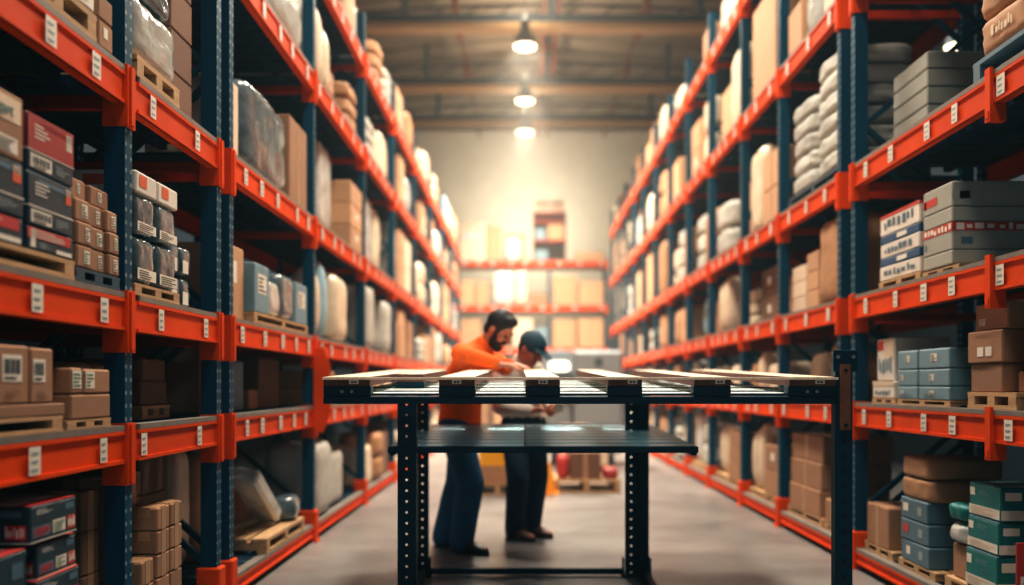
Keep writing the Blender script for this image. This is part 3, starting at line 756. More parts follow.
# second shelf
pallet('R', 5.04, 5.38, RDK[1], RDK[1] + .03, 'small pallet under white printed boxes by the right double upright', depth=.5)
carton('R', 5.06, 5.37, RDK[1] + .031, 1.155, 'white_card', 'low white printed box next to the blue-grey cartons, under another', depth=.34, prints=[('front', (.1, .1, .9, .55), None, 'scrawl', 'slate_card'), ('front', (0, .7, 1, 1), 'cream', None, None)], flaps=False)
carton('R', 5.08, 5.33, 1.157, 1.40, 'white_card', 'taller white printed box with red corner, on the low white box', depth=.32, inset=.01, prints=[('front', (.08, .1, .9, .6), None, 'scrawl', 'bluegrey_card'), ('front', (.05, .72, .4, .95), 'red_print', None, None), ('front', (.5, .5, .95, .97), 'cream', None, None)], flaps=False)
pallet('R', 4.39, 5.02, RDK[1], RDK[1] + .03, 'pallet under the blue-grey cartons, second shelf of right rack', depth=.5)
zz = [RDK[1] + .031, 1.125, 1.215, 1.318]
for ci, (a, b2) in enumerate(((4.76, 5.01), (4.40, 4.745))):
    for r in range(3):
        carton('R', a, b2, zz[r], zz[r + 1] - .002, 'bluegrey_card', 'blue-grey carton, %s of the %s column, right rack second shelf' % (('bottom', 'middle', 'top')[r], ('farther', 'nearer')[ci]), depth=.36, yaw=0,
               labels=[('front', (.42, .35, .62, .75) if r == 2 else ((.12, .3, .3, .7) if ci == 0 else (.36, .3, .52, .7)), 'paper', 'lines', 'ink')] + ([('front', (.1, .12, .9, .5), None, 'lines', 'slate_card')] if r == 0 else []), group='blue-grey cartons on the right rack')
pallet('R', 3.80, 4.22, RDK[1], RDK[1] + .075, 'pale pallet under the brown cartons behind the beam joint')
zz = [1.098, 1.23, 1.378, 1.505]
for r in range(3):
    carton('R', 3.93 - .012 * r, 4.21 + .006 * r, zz[r], zz[r + 1] - .002, 'kraft', 'brown carton, %s of three on the right rack second shelf' % ('bottom', 'middle', 'topmost, slightly askew')[r], inset=(.01, 0, .03)[r], depth=.34, yaw=(.0, .02, -.05)[r],
           labels=[[], [('front', (.3, .2, .48, .5), 'paper', None, None), ('front', (.54, .2, .72, .5), 'paper', None, None)], [('front', (.12, .2, .32, .45), 'paper', 'lines', 'ink'), (NF_R, (.2, .5, .4, .8), 'ink_pale', None, None)]][r], prints=[('front', (.2, .8, .9, .9), None, 'lines', 'kraft_dark')])
carton('R', 3.79, 3.90, RDK[1] + .076, 1.19, 'kraft', 'small brown carton before the three brown cartons, right rack', inset=.06, depth=.16, labels=[(NF_R, (.3, .3, .7, .7), 'paper', None, None)])
pallet('R', 3.2, 3.74, RDK[1], RDK[1] + .06, 'dark pallet at the right picture edge, second shelf', material='pallet_dark')
carton('R', 3.3, 3.73, RDK[1] + .061, 1.24, 'kraft', 'brown carton at the right picture edge, lower of two', depth=.4)
carton('R', 3.3, 3.74, 1.241, 1.42, 'kraft', 'brown carton at the right picture edge, upper of two', depth=.4)
# floor shelf
pallet('R', 5.08, 5.5, RDK[0], RDK[0] + .05, 'pale pallet under the single brown carton by the right double upright', depth=.5)
carton('R', 5.14, 5.46, RDK[0] + .051, .425, 'kraft', 'single brown carton on the right floor shelf beside the double upright', depth=.30, tape=.05)
for k in range(3):
    carton('R', 4.62 + .01 * k, 4.97, RDK[0] + .045 + k * .115, RDK[0] + .045 + (k + 1) * .115 - .002, 'slate_card', 'slate-blue box, %s of three under brown wrapped parcels' % ('lowest', 'middle', 'highest')[k], depth=.28, flaps=False,
           prints=[('front', (.1 if k else .2, .35, .3 if k else .35, .75), 'red_print' if k == 1 else 'paper', None, None), ('front', (.65, .3, .8, .7), 'ink_pale', None, None)])
pallet('R', 4.55, 5.0, RDK[0], RDK[0] + .044, 'low pallet under the slate-blue boxes, right floor shelf', depth=.5)
lumpy('R', 4.61, 4.98, .52, .635, 'sack_brown', 'brown wrapped parcel on slate-blue boxes, lower of two', depth=.4, e=.2, amp=.015, name='wrapped_parcel', cat='parcel', seed=81)
lumpy('R', 4.63, 4.97, .636, .75, 'sack_brown', 'brown wrapped parcel on slate-blue boxes, upper of two', depth=.4, e=.2, amp=.015, name='wrapped_parcel', cat='parcel', seed=82)
pallet('R', 3.55, 4.45, RDK[0], RDK[0] + .06, 'wooden pallet under the teal printed boxes, right floor shelf', depth=.55)
carton('R', 4.26, 4.43, RDK[0] + .061, .36, 'kraft', 'brown carton under the teal bag, between slate and teal boxes', inset=.03, depth=.24)
lumpy('R', 4.24, 4.46, .361, .47, 'wrap', 'crumpled clear plastic bag under the teal bag', inset=.0, depth=.26, e=.6, amp=.06, seed=83, name='plastic_bag', cat='bag')
lumpy('R', 4.25, 4.46, .472, .56, 'teal_card', 'small teal bag resting on crumpled clear plastic, right floor shelf', inset=.0, depth=.26, e=.5, amp=.04, seed=84, name='teal_bag', cat='bag')
zz = [RDK[0] + .061, .375, .525, .682]
for r in range(3):
    pr = []
    for f in ('front', NF_R):
        pr += [(f, (.0, .05, .97, .34), 'white_card', 'lines', 'cream'), (f, (.04, .62, .2, .86), 'paper', None, None), (f, (.3, .66, .8, .84), None, 'lines', 'bluegrey_card'), (f, (.5, .45, .9, .6), None, 'lines', 'slate_card')]
    pr.append(('top', (0, 0, 1, 1), 'bluegrey_card', None, None))
    carton('R', 3.955, 4.235, zz[r], zz[r + 1] - .003, 'teal_card', 'teal box with pale printed band, %s of three on the right floor shelf' % ('bottom', 'middle', 'topmost')[r], depth=.46, prints=pr, name='product_box', flaps=False, inset=.008 * r)
# orange notice card hanging at the right edge
m = MB(); m.box(-.045, .045, -.004, .004, 0, .26, 0); m.box(-.03, .045, -.0062, -.004, .03, .13, 1)
for k in range(3): m.box(-.02, .03, -.008, -.006, .045 + k * .026, .055 + k * .026, 2)
o = m.build('notice_card', ['red_print', 'paper', 'ink'], None, (1.955, 3.5, .2556), 0); tag(o, 'orange-red notice card with pale panel, low at the right picture edge', 'card')
m = MB(); m.box(-.04, .04, -.04, .04, 0, .008); m.tube((0, .008, .008), (0, .008, .3), .006); st = m.build('card_stand', 'steel_teal', o, (0, 0, -.2556)); 
m = MB(); m.tube((0, .01, .3), (0, .01, .4), .006); m.build('card_post', 'steel_teal', o, (0, 0, -.2556))
# fourth shelf: brown sacks on blue pallet, grey panels
pallet('R', 3.2, 4.17, RDK[3], RDK[3] + .12, 'blue-grey pallet under brown printed sacks, highest on the right', material='slate_card')
for k in range(2):
    for q in range(2):
        o = lumpy('R', (3.22, 3.70)[q], (3.68, 4.15)[q], RDK[3] + .121 + k * .17, RDK[3] + .29 + k * .17, 'sack_brown', 'brown printed sack on blue-grey pallet, %s at the %s end' % (('lower', 'upper')[k], ('camera', 'far')[q]), depth=.5, e=.3, amp=.02, name='printed_sack', cat='sack', seed=90 + k * 2 + q)
        sticker(o, (.45, .5, .17), [('front', (.3, .3, .75, .7), None, 'scrawl', 'cream'), (NF_R, (.3, .3, .7, .7), None, 'scrawl', 'cream')], 'printed_lettering')
for k in range(5):
    carton('R', 5.0, 5.46, RDK[3] + k * .1, RDK[3] + (k + 1) * .1 - .004, 'grey_card', 'grey panel pack, %s of five on the right rack fourth shelf' % ('lowest', 'second up', 'third up', 'fourth up', 'topmost')[k], inset=.16, depth=.6, flaps=False, name='panel_pack', cat='pack', yaw=0)
# second right bay (5.82 to 7.2)
B2 = 'second right bay'
pallet('R', 5.9, 7.08, RDK[3], RDK[3] + .09, 'dark pallet under the pale sacks, fourth shelf of ' + B2, material='pallet_dark')
for ci, (a, b2, n) in enumerate(((6.5, 7.05, 5), (5.9, 6.46, 6))):
    for r in range(n):
        lumpy('R', a, b2, RDK[3] + .091 + r * .135, RDK[3] + .091 + (r + 1) * .135, 'sack_grey', 'pale grey sack, %s from the bottom in the %s column, %s' % (ORD[r], ('farther', 'nearer')[ci], B2), depth=.5, e=.35, amp=.03, name='sack', cat='sack', seed=100 + ci * 7 + r, group='pale sacks stacked on the dark pallet')
lumpy('R', 5.9, 6.4, RDK[2], RDK[2] + .6, 'sack_brown', 'tall brown wrapped load on the third shelf of ' + B2, depth=.5, e=.25, amp=.02, seed=120)
for k, (a, b2, hh, mt) in enumerate(((6.45, 6.72, .42, 'tan'), (6.74, 7.08, .36, 'cream'))):
    for q in range(3):
        carton('R', a, b2, RDK[2] + q * hh / 3, RDK[2] + (q + 1) * hh / 3 - .002, mt, '%s carton, %s of three beside the brown load, %s' % (('tan', 'cream')[k], ('lowest', 'middle', 'top')[q], B2), depth=.35, inset=.03)
for k, (a, b2, hh, mt) in enumerate(((6.0, 6.22, .40, 'sack_brown'), (6.26, 6.5, .42, 'sack_brown'), (6.6, 6.95, .36, 'wrap_cream'))):
    lumpy('R', a, b2, RDK[1], RDK[1] + hh, mt, '%s roll standing %s on the second shelf of %s' % (('brown', 'brown', 'cream')[k], ORD[k], B2), inset=.1, depth=.28, e=.6, amp=.012, name='upright_roll', cat='roll', seed=130 + k)
pallet('R', 6.28, 7.1, RDK[0], RDK[0] + .06, 'pallet under the brown carton pile, floor shelf of ' + B2, depth=.6)
for q in range(3):
    carton('R', 6.34, 7.05, RDK[0] + .061 + q * .19, RDK[0] + .061 + (q + 1) * .19 - .003, 'kraft', 'large brown carton, %s of three on the floor shelf of %s' % (('lowest', 'middle', 'topmost')[q], B2), depth=.5, tape=.05, inset=.01 * q)
pallet('R', 5.91, 6.24, RDK[0], RDK[0] + .05, 'small pallet with one brown carton, floor shelf of ' + B2, depth=.45)
carton('R', 5.93, 6.22, RDK[0] + .051, .35, 'kraft', 'brown carton alone on the small pallet in ' + B2, depth=.3, tape=.04)
carton('R', 5.88, 6.25, RDK[4], RDK[4] + .45, 'cream', 'cream carton, camera end of the fifth shelf, ' + B2, depth=.5)
lumpy('R', 6.3, 6.7, RDK[4], RDK[4] + .55, 'wrap', 'white wrapped bundle mid shelf, fifth shelf of ' + B2, depth=.5, seed=140)
carton('R', 6.74, 7.1, RDK[4], RDK[4] + .38, 'tan', 'tan carton, far end of the fifth shelf, ' + B2, depth=.5)
# third right bay
B3r = 'third right bay'
for q in range(2):
    carton('R', 7.32, 7.85 - .02 * q, RDK[3] + q * .3, RDK[3] + (q + 1) * .3 - .004, 'tan', 'tan carton, %s of two on the fourth shelf of %s' % (('lower', 'upper')[q], B3r), depth=.5, tape=.05)
lumpy('R', 7.9, 8.34, RDK[3], RDK[3] + .78, 'wrap_cream', 'tall cream bundle on the fourth shelf of ' + B3r, depth=.5, e=.3, seed=150)
carton('R', 7.45, 8.2, RDK[4], RDK[4] + .85, 'tan', 'tall tan panel carton on the fifth shelf of ' + B3r, depth=.3)

# ------------------------------------------------------------------ the long rows behind: filled cell by cell
AV = {'L': LZ, 'R': RZ}
COLUMNS = []
def cell_fill(side, bi, li, d0, d1, dk, clear):
    rowname = 'left' if side == 'L' else 'right'
    where = '%s of the %s %s bay' % (SHELF[li], ORD[bi], rowname)
    far = d0 > 13
    Ln = d1 - d0 - .2; n = 2 if Ln < 1.6 else 3
    if far and n == 3 and R.random() < .5: n = 2
    x = d0 + .1; step = Ln / n
    posn = {2: ['near end', 'far end'], 3: ['near end', 'middle', 'far end']}[n]
    grp = 'goods on the %s %s rack row' % ('far' if far else 'middle', rowname)
    for k in range(n):
        if R.random() < .07: x += step; continue
        a = x + R.uniform(.0, .05); b2 = x + step * R.uniform(.78, .98); x += step
        hmax = min(clear - .06, 1.0); kind = R.random(); inset = R.choice([0, 0, .02, .05, .12])
        z = dk; MADE.clear()
        if li == 0 and d0 < 11 and side == 'R':
            pallet(side, a - .02, b2 + .02, z, z + .06, 'pallet at the %s of %s' % (posn[k], where), depth=.5, group='pallets on the floor shelves'); z += .061
        light = li >= 3
        if kind < .34:
            q = R.choice([1, 2, 2, 3]) if not far else R.choice([1, 1, 2])
            hh = hmax * R.uniform(.55, .95) / q; mt = R.choice(['tan', 'tan', 'kraft', 'cream'] if light else ['kraft', 'kraft', 'tan', 'kraft_dark'])
            nm = {'tan': 'tan', 'kraft': 'brown', 'cream': 'cream', 'kraft_dark': 'dark brown'}[mt]
            pn = {1: ['single'], 2: ['lower', 'upper'], 3: ['bottom', 'middle', 'top']}[q]
            for j in range(q):
                carton(side, a, b2, z + j * hh, z + (j + 1) * hh - .003, mt, '%s %s carton, %s, %s' % (pn[j], nm, posn[k], where), inset=inset, depth=.46, group=grp, name='carton',
                       labels=[('front', (.4, .4, .62, .7), 'paper', None, None)] if d0 < 10 and R.random() < .5 else [])
        elif kind < .72:
            mt = R.choice(['wrap_cream', 'wrap_cream', 'wrap', 'sack_brown'] if light else ['wrap_cream', 'sack_brown', 'sack_grey', 'wrap'])
            nm = {'wrap_cream': 'cream', 'wrap': 'white', 'sack_brown': 'brown', 'sack_grey': 'grey'}[mt]
            lumpy(side, a, b2, z, z + hmax * R.uniform(.6, .98), mt, '%s wrapped bundle, %s, %s' % (nm, posn[k], where), inset=inset, depth=.42, e=R.choice([.25, .35, .5]), amp=R.uniform(.015, .03), seed=R.randrange(999), group=grp)
        elif kind < .86:
            q = R.choice([2, 3]); hh = hmax * R.uniform(.5, .8) / q; mt = R.choice(['sack_grey', 'wrap_cream', 'sack_brown'])
            nm = {'sack_grey': 'grey', 'wrap_cream': 'cream', 'sack_brown': 'brown'}[mt]
            pn = {2: ['lower', 'upper'], 3: ['bottom', 'middle', 'top']}[q]
            for j in range(q):
                lumpy(side, a, b2, z + j * hh, z + (j + 1) * hh, mt, '%s %s sack, %s, %s' % (pn[j], nm, posn[k], where), inset=inset, depth=.42, e=.4, amp=.03, name='sack', cat='sack', seed=R.randrange(999), group=grp)
        else:
            w = (b2 - a) * .46
            for j in range(2):
                mt = R.choice(['wrap_cream', 'sack_brown', 'sheet_blue' if R.random() < .5 else 'cream']); nm = {'wrap_cream': 'cream', 'sack_brown': 'brown', 'sheet_blue': 'pale blue', 'cream': 'pale'}[mt]
                lumpy(side, a + j * (w + .02), a + j * (w + .02) + w, z, z + hmax * R.uniform(.7, .98), mt, '%s %s roll, %s, %s' % (('nearer', 'farther')[j], nm, posn[k], where), inset=inset, depth=w, e=.75, amp=.01, name='upright_roll', cat='roll', seed=R.randrange(999), group=grp)
        COLUMNS.append(list(MADE))
done = {('L', 0, k) for k in range(6)} | {('L', 1, k) for k in range(6)} | {('L', 2, k) for k in range(5)} | {('R', 0, k) for k in range(6)} | {('R', 1, k) for k in range(5)} | {('R', 2, 3), ('R', 2, 4)}
for side, bays in (('L', LB), ('R', RB)):
    for bi, (a, b2) in enumerate(bays):
        for li, zt in enumerate(AV[side]):
            if (side, bi, li) in done: continue
            if bi <= 2 and li == 5: continue
            up = AV[side][li + 1] - HB if li < 5 else zt + .75
            cell_fill(side, bi, li, a, b2, zt + DECK + .0015, up - zt - DECK)

# ------------------------------------------------------------------ rack across the end of the aisle
def ebox(x0, x1, z0, z1, mt, label, inset=0, depth=.6, **k): return carton('E', x0, x1, z0, z1, mt, label, inset, depth, yaw=0, **k)
t = ED[4]
o = ebox(-1.68, -.98, t, t + .95, 'cream', 'large cream carton with blue mark on top of the end rack', prints=[('front', (.2, .6, .75, .72), 'sheet_blue', None, None)])
ebox(-.96, -.62, t, t + .9, 'tan', 'tall tan carton beside the blue-marked one on the end rack', inset=.1)
ebox(-.52, .02, t, t + .72, 'tan', 'tan carton with a white wrapped bundle before it, end rack top', inset=.2, depth=.4)
lumpy('E', -.48, -.12, t, t + .55, 'wrap', 'white wrapped bundle before a tan carton, end rack top', depth=.18, seed=201)
ebox(1.25, 2.0, t, t + .22, 'tan', 'low tan carton on top of the end rack beside the right row')
# small open shelf unit standing on the end rack
su = thing('shelf_unit', 'small open shelf unit standing on the end rack before the back wall', 'shelf unit', (.62, YE + .1, t))
for x in (-.42, .39): MB().box(x, x + .03, 0, .4, 0, 1.22).build('side_panel', 'kraft_dark', su)
for z in (.0, .5, .98, 1.2): MB().box(-.39, .39, 0, .4, z, z + .035).build('shelf', 'orange_dark' if z else 'kraft_dark', su)
MB().box(-.39, .39, .39, .4, .0, 1.2).build('back_panel', 'machine_dark', su)
for k, (x0, x1, z, hh, mt, lb) in enumerate(((.25, .58, .036, .24, 'bluegrey_card', 'blue-grey box in the lowest bay of the small shelf unit'), (.26, .52, .536, .28, 'bluegrey_card', 'blue-grey box in the upper bay of the small shelf unit'),
                               (.58, .98, .536, .4, 'tan', 'tan carton beside the blue-grey box in the small shelf unit'), (.28, .62, 1.236, .3, 'cream', 'cream box on the small shelf unit, first of two'), (.66, .98, 1.236, .3, 'cream', 'cream box on the small shelf unit, second of two'))):
    carton('E', x0, x1, t + z, t + z + hh, mt, lb, .05, .25, base=YE + .1, yaw=0)
m = 0
for li, items in ((3, ((-1.62, -1.28, .62, 'tan'), (-1.24, -.92, .6, 'tan'), (-.8, -.3, .86, 'wrap'), (-.26, .05, .86, 'wrap_cream'), (.12, .56, .3, 'kraft'), (.7, 1.3, .74, 'tan'), (1.36, 1.98, .6, 'tan'))),
                  (2, ((-1.62, -1.1, .7, 'tan'), (-1.0, -.4, .6, 'kraft'), (-.3, .2, .72, 'cream'), (.26, .56, .5, 'bluegrey_card'), (.7, 1.28, .7, 'tan'), (1.34, 1.98, .72, 'tan'))),
                  (1, ((-1.6, -1.0, .6, 'kraft'), (-.9, -.3, .7, 'tan'), (-.2, .5, .6, 'kraft'), (.7, 1.3, .7, 'tan'), (1.36, 1.95, .5, 'kraft'))), (0, ((-1.6, -.9, .6, 'kraft'), (-.8, -.1, .5, 'tan'), (.0, .55, .6, 'kraft'), (.7, 1.3, .6, 'tan'), (1.36, 1.95, .55, 'kraft')))):
    for k, (x0, x1, hh, mt) in enumerate(items):
        lab = '%s on the %s of the end rack, %s from the left' % ({'tan': 'tan carton', 'kraft': 'brown carton', 'cream': 'cream carton', 'wrap': 'white wrapped bundle', 'wrap_cream': 'cream wrapped bundle', 'bluegrey_card': 'blue-grey carton'}[mt], ('floor shelf', 'second shelf', 'third shelf', 'fourth shelf')[li], ORD[k])
        if 'wrap' in mt: lumpy('E', x0, x1, ED[li], ED[li] + hh, mt, lab, depth=.5, e=.25, amp=.01, seed=220 + k, group='goods on the end rack')
        else: ebox(x0, x1, ED[li], ED[li] + hh, mt, lab, group='goods on the end rack')
# ------------------------------------------------------------------ the steel work table
TILT, Y0 = .0298, 3.7
BX, BY = .25, 4.8
bench = thing('work_table', 'teal steel work table with punched legs and lower shelf, standing in the aisle', 'table', (BX, BY, 0))
def bpart(m, name, mats, parent=None, tilt=None, smooth=False):
    if tilt: m.shear(*tilt)
    p = parent or bench
    return m.build(name, mats, p, (-BX, -BY, 0) if p is bench else (0, 0, 0), 0, smooth)
TT = (TILT, Y0)
x0, x1, ya, yb = -.83, 1.285, 3.7, 5.92
m = MB(); m.cbox(x0, x1, ya, ya + .05, 1.052, 1.083, .003); bpart(m, 'front_rail', 'steel_teal', tilt=TT)
m = MB(); m.cbox(x0, x1, yb - .05, yb, 1.052, 1.083, .003); bpart(m, 'rear_rail', 'steel_teal', tilt=TT)
for xa in (x0, x1 - .045):
    m = MB(); m.cbox(xa, xa + .045, ya + .05, yb - .05, 1.052, 1.083, .003); bpart(m, 'side_rail', 'steel_teal', tilt=TT)
for k in range(10):
    y = 3.765 + k * .212
    m = MB(); m.box(x0 + .046, x1 - .046, y, y + .185, 1.086, 1.0935, 0); m.box(x0 + .046, x1 - .046, y - .002, y, 1.0835, 1.0935, 1); m.box(x0 + .046, x1 - .046, y + .15, y + .17, 1.0835, 1.086, 1)
    bpart(m, 'deck_slat', ['slat_steel', 'steel_teal'], tilt=TT)
for k in range(4):
    y = 3.93 + k * .47
    m = MB(); m.box(x0 + .046, x1 - .046, y, y + .018, 1.0937, 1.0985); bpart(m, 'deck_batten', 'steel_teal', tilt=TT)
boards = [(-.732, -.755, .19, 3.7, 'outermost at the free end of the table'), (-.555, -.577, .13, 4.35, 'set back from the table front'), (-.28, -.285, .146, 3.7, "in front of the orange-shirted worker"),
          (.074, .06, .138, 3.7, "under the workers' hands at mid table"), (.411, .41, .138, 3.7, 'next to the mid table one, towards the post'), (.77, .782, .15, 3.7, 'second from the tall post'), (1.18, 1.18, .19, 3.7, 'outermost beside the tall post')]
for k, (xf, xr, w, yf, where) in enumerate(boards):
    m = MB(); yr = 5.80 if k == 2 else 5.93; h = w / 2; za, zb = 1.1265, 1.1635
    P = [(xf - h, yf - .008), (xf + h, yf - .008), (xr + h, yr), (xr - h, yr)]
    m.face([(*P[0], za), (*P[1], za), (*P[1], zb), (*P[0], zb)], 1)
    m.face([(*P[i], zb) for i in range(4)], 0); m.face([(*P[i], za) for i in (3, 2, 1, 0)], 0)
    for i in (1, 2, 3):
        j = (i + 1) % 4; m.face([(*P[i], za), (*P[j], za), (*P[j], zb), (*P[i], zb)], 0 if i == 2 else 1)
    m.shear(*TT)
    o = m.build('wooden_board', ['board_wood', 'board_end']); tag(o, 'pale wooden board across the work table, ' + where, 'board', 'boards across the work table')
    if k != 1:
        s = MB(); yy = yf - .0095; c = xf + (.0 if k in (2, 3) else .03)
        s.face([(c - .02, yy, 1.134), (c + .02, yy, 1.134), (c + .02, yy, 1.158), (c - .02, yy, 1.158)], 0)
        s.face([(c - .02, yy, 1.158), (c + .02, yy, 1.158), (c + .02, yf + .02, 1.1642), (c - .02, yf + .02, 1.1642)], 0)
        for q in (-.011, .002): s.face([(c + q, yy - .001, 1.138), (c + q + .008, yy - .001, 1.138), (c + q + .008, yy - .001, 1.146), (c + q, yy - .001, 1.146)], 1)
        s.build('paper_label', ['paper', 'ink'], o)
    g = MB(); g.cbox(xf - h - .002, xf + h + .002, (yf if k != 1 else 4.36), (yf if k != 1 else 4.36) + .07, 1.0985 if k == 1 else 1.0838, 1.126, .003)
    if k in (0, 6):
        for q in (-.02, .02): g.tube((xf + q, yf - .004, 1.103), (xf + q, yf + .004, 1.103), .007, n=10, mi=1)
    bpart(g, 'board_support', ['steel_teal', 'bolt'], tilt=TT)
m = MB(); m.box(-.825, 1.275, 3.66, 3.69, 1.1525, 1.1615, 0); m.shear(*TT)
o = m.build('wooden_lath', ['board_wood']); tag(o, 'thin pale wooden lath along the front ends of the boards', 'lath')

def perforated(mb, x0, x1, z0, z1, y, pitch, r, axis='x', mi=0):
    """flat strip with one row of round holes, standing in the xz plane (or the yz plane for axis y)"""
    n = max(1, int((z1 - z0) / pitch)); st = (z1 - z0) / n; c = (x0 + x1) / 2
    P = lambda a, z: (a, y, z) if axis == 'x' else (y, a, z)
    for k in range(n):
        za = z0 + k * st; zm = za + st / 2; K = 12; rect = []; circ = []
        for i in range(K):
            t = 2 * math.pi * (i + .5) / K; cx, sx = math.cos(t), math.sin(t)
            q = min((x1 - x0) / 2 / max(abs(cx), 1e-6), st / 2 / max(abs(sx), 1e-6))
            rect.append((c + cx * q, zm + sx * q)); circ.append((c + cx * r, zm + sx * r))
        onx = [abs(abs(a - c) - (x1 - x0) / 2) < 1e-6 for a, _ in rect]
        for i in range(K):
            j = (i + 1) % K
            mb.face([P(*rect[i]), P(*rect[j]), P(*circ[j]), P(*circ[i])], mi)
            if onx[i] != onx[j]:      # the corner of the cell lies between these two
                a = rect[i] if onx[i] else rect[j]; b = rect[j] if onx[i] else rect[i]
                mb.face([P(*rect[i]), P(a[0], b[1]), P(*rect[j])], mi)
def leg(x, y, w, zt, foot=True, flange=1, plain=0.0):
    m = MB(); perforated(m, x - w / 2, x + w / 2, 0, zt, y, .05, .0062)
    perforated(m, y, y + .06, 0, zt, x + flange * w / 2, .05, .006, axis='y')
    o = bpart(m, 'leg', 'steel_teal')
    md = o.modifiers.new('thickness', 'SOLIDIFY'); md.thickness = .004; md.offset = 0
    if plain:
        m = MB(); xa = x + w / 2 + .004; m.cbox(xa, xa + plain, y + .005, y + .055, 0, zt, .003); bpart(m, 'leg_tube', 'steel_teal')
    if foot:
        k = MB(); k.cbox(x - w / 2 - .02, x + w / 2 + plain + .02, y - .012, y + .075, .0, .012, .003); k.cbox(x - w / 2 - .012, x - w / 2 - .004, y - .01, y + .06, .012, .11, .002)
        k.cbox(x + w / 2 + plain + .008, x + w / 2 + plain + .016, y - .01, y + .06, .012, .11, .002)
        k.build('foot_plate', 'steel_teal', o)
    return o
tz = lambda y: 1.051 + TILT * (y - Y0)
leg(-.555, 4.22, .085, tz(4.2)); leg(-.604, 5.3, .06, tz(5.3)); leg(.625, 5.3, .072, tz(5.3), plain=.066)
# tall front post with bracket, rust-brown strip and bolt holes
px_, py_ = 1.312, 3.70
m = MB(); m.cbox(px_ - .036, px_ + .036, py_, py_ + .055, 0, 1.262, .004)
post = bpart(m, 'tall_post', 'steel_teal')
def sub(m, name, mats): return m.build(name, mats, post)
m = MB(); m.cbox(px_ - .048, px_ + .052, py_ - .012, py_ - .001, 1.185, 1.274, .003); m.cbox(px_ + .042, px_ + .052, py_ - .001, py_ + .06, 1.185, 1.274, .003)
m.tube((px_ - .03, py_ - .018, 1.245), (px_ - .03, py_ - .011, 1.245), .008, n=10, mi=1); m.tube((px_ + .033, py_ - .018, 1.245), (px_ + .033, py_ - .011, 1.245), .008, n=10, mi=1)
sub(m, 'corner_bracket', ['steel_teal', 'bolt'])
m = MB(); m.cbox(px_ - .024, px_ + .022, py_ - .02, py_ - .0125, .945, 1.215, .003); m.tube((px_, py_ - .024, .965), (px_, py_ - .018, .965), .008, n=10, mi=1); m.tube((px_, py_ - .024, 1.19), (px_, py_ - .018, 1.19), .007, n=10, mi=1)
sub(m, 'brown_strip', ['wood_strip', 'hole_dark'])
m = MB()
for k in range(14): 
    z = .90 - k * .062; m.tube((px_, py_ - .0015, z), (px_, py_ + .003, z), .011, n=14)
sub(m, 'bolt_holes', 'hole_dark')
k = MB(); k.cbox(px_ - .06, px_ + .06, py_ - .03, py_ + .085, 0, .012, .003); sub(k, 'foot_plate', 'steel_teal')
# floor rails
m = MB(); m.cbox(-.56, .58, 5.31, 5.35, .012, .045, .004); bpart(m, 'cross_rail', 'steel_teal')
for xa, y_ in ((-.60, 4.3), (.70, 3.75)):
    m = MB(); m.cbox(xa - .02, xa + .02, y_, 5.28, .012, .045, .004); bpart(m, 'floor_rail', 'steel_teal')
m = MB(); m.cbox(.72, 1.29, 3.72, 3.76, .012, .045, .004); bpart(m, 'floor_rail', 'steel_teal')
# lower shelf
SHK = (.025, 4.3); sx0, sx1 = -.655, .828
m = MB(); m.cbox(sx0, sx1, 4.29, 4.325, .806, .836, .003)
shelf = bpart(m, 'lower_shelf', 'steel_teal', tilt=SHK)
for k in range(8):
    y = 4.328 + k * .19
    for a, b2 in ((sx0 + .005, -.003), (.003, sx1 - .005)):
        m = MB(); m.cbox(a, b2, y, y + .138, .824, .836, .003); m.box(a, b2, y + .138, y + .19, .812, .822, 1); m.shear(*SHK); m.build('shelf_plank', ['shelf_steel', 'steel_teal'], shelf)
m = MB(); m.cbox(sx0, sx1, 5.85, 5.885, .806, .836, .003); m.shear(*SHK); m.build('shelf_rail', 'steel_teal', shelf)
for xa in (sx0, sx1 - .03):
    m = MB(); m.cbox(xa, xa + .03, 4.33, 5.845, .79, .8115, .003); m.shear(*SHK); m.build('shelf_rail', 'steel_teal', shelf)

# ------------------------------------------------------------------ things on the floor behind the workers
def fpallet(x0, x1, y, h, label, depth=.8): return pallet('E', x0, x1, 0, h, label, depth=depth, base=y)
fpallet(-.50, -.06, 9.2, .12, 'wooden pallet with a yellow crate, behind the workers')
carton('E', -.46, -.08, .121, .30, 'sack_brown', 'orange-brown box under the yellow crate behind the workers', .02, .5, base=9.2, flaps=False)
m = MB(); w_, d_, h_ = .40, .5, .24
m.cbox(-w_ / 2, w_ / 2, 0, d_, 0, .02, .004); m.cbox(-w_ / 2, w_ / 2, 0, .02, .02, h_, .004); m.cbox(-w_ / 2, w_ / 2, d_ - .02, d_, .02, h_, .004); m.cbox(-w_ / 2, -w_ / 2 + .02, .02, d_ - .02, .02, h_, .004); m.cbox(w_ / 2 - .02, w_ / 2, .02, d_ - .02, .02, h_, .004)
m.cbox(-w_ / 2 - .012, w_ / 2 + .012, -.012, 0, h_ - .035, h_, .003); m.cbox(-.06, .06, -.008, 0, .13, .17, .003)
o = m.build('plastic_crate', 'yellow', None, (-.27, 9.22, .302)); tag(o, 'yellow plastic crate on the box between the two workers', 'crate')
fpallet(.29, 1.0, 9.4, .14, 'wooden pallet with brown cartons, behind the table legs')
o = carton('E', .47, .80, .141, .42, 'kraft_dark', 'dark brown box in the middle of the floor pallet', .05, .45, base=9.4, tape=.05)
lumpy('E', .33, .47, .141, .40, 'red_print', 'red bundle beside the dark brown box on the floor pallet', .05, .22, e=.7, amp=.02, seed=301, base=9.4)
lumpy('E', .82, .99, .141, .26, 'red_card', 'dark red bag at the end of the floor pallet', .05, .3, e=.6, amp=.03, seed=302, name='bag', cat='bag', base=9.4)
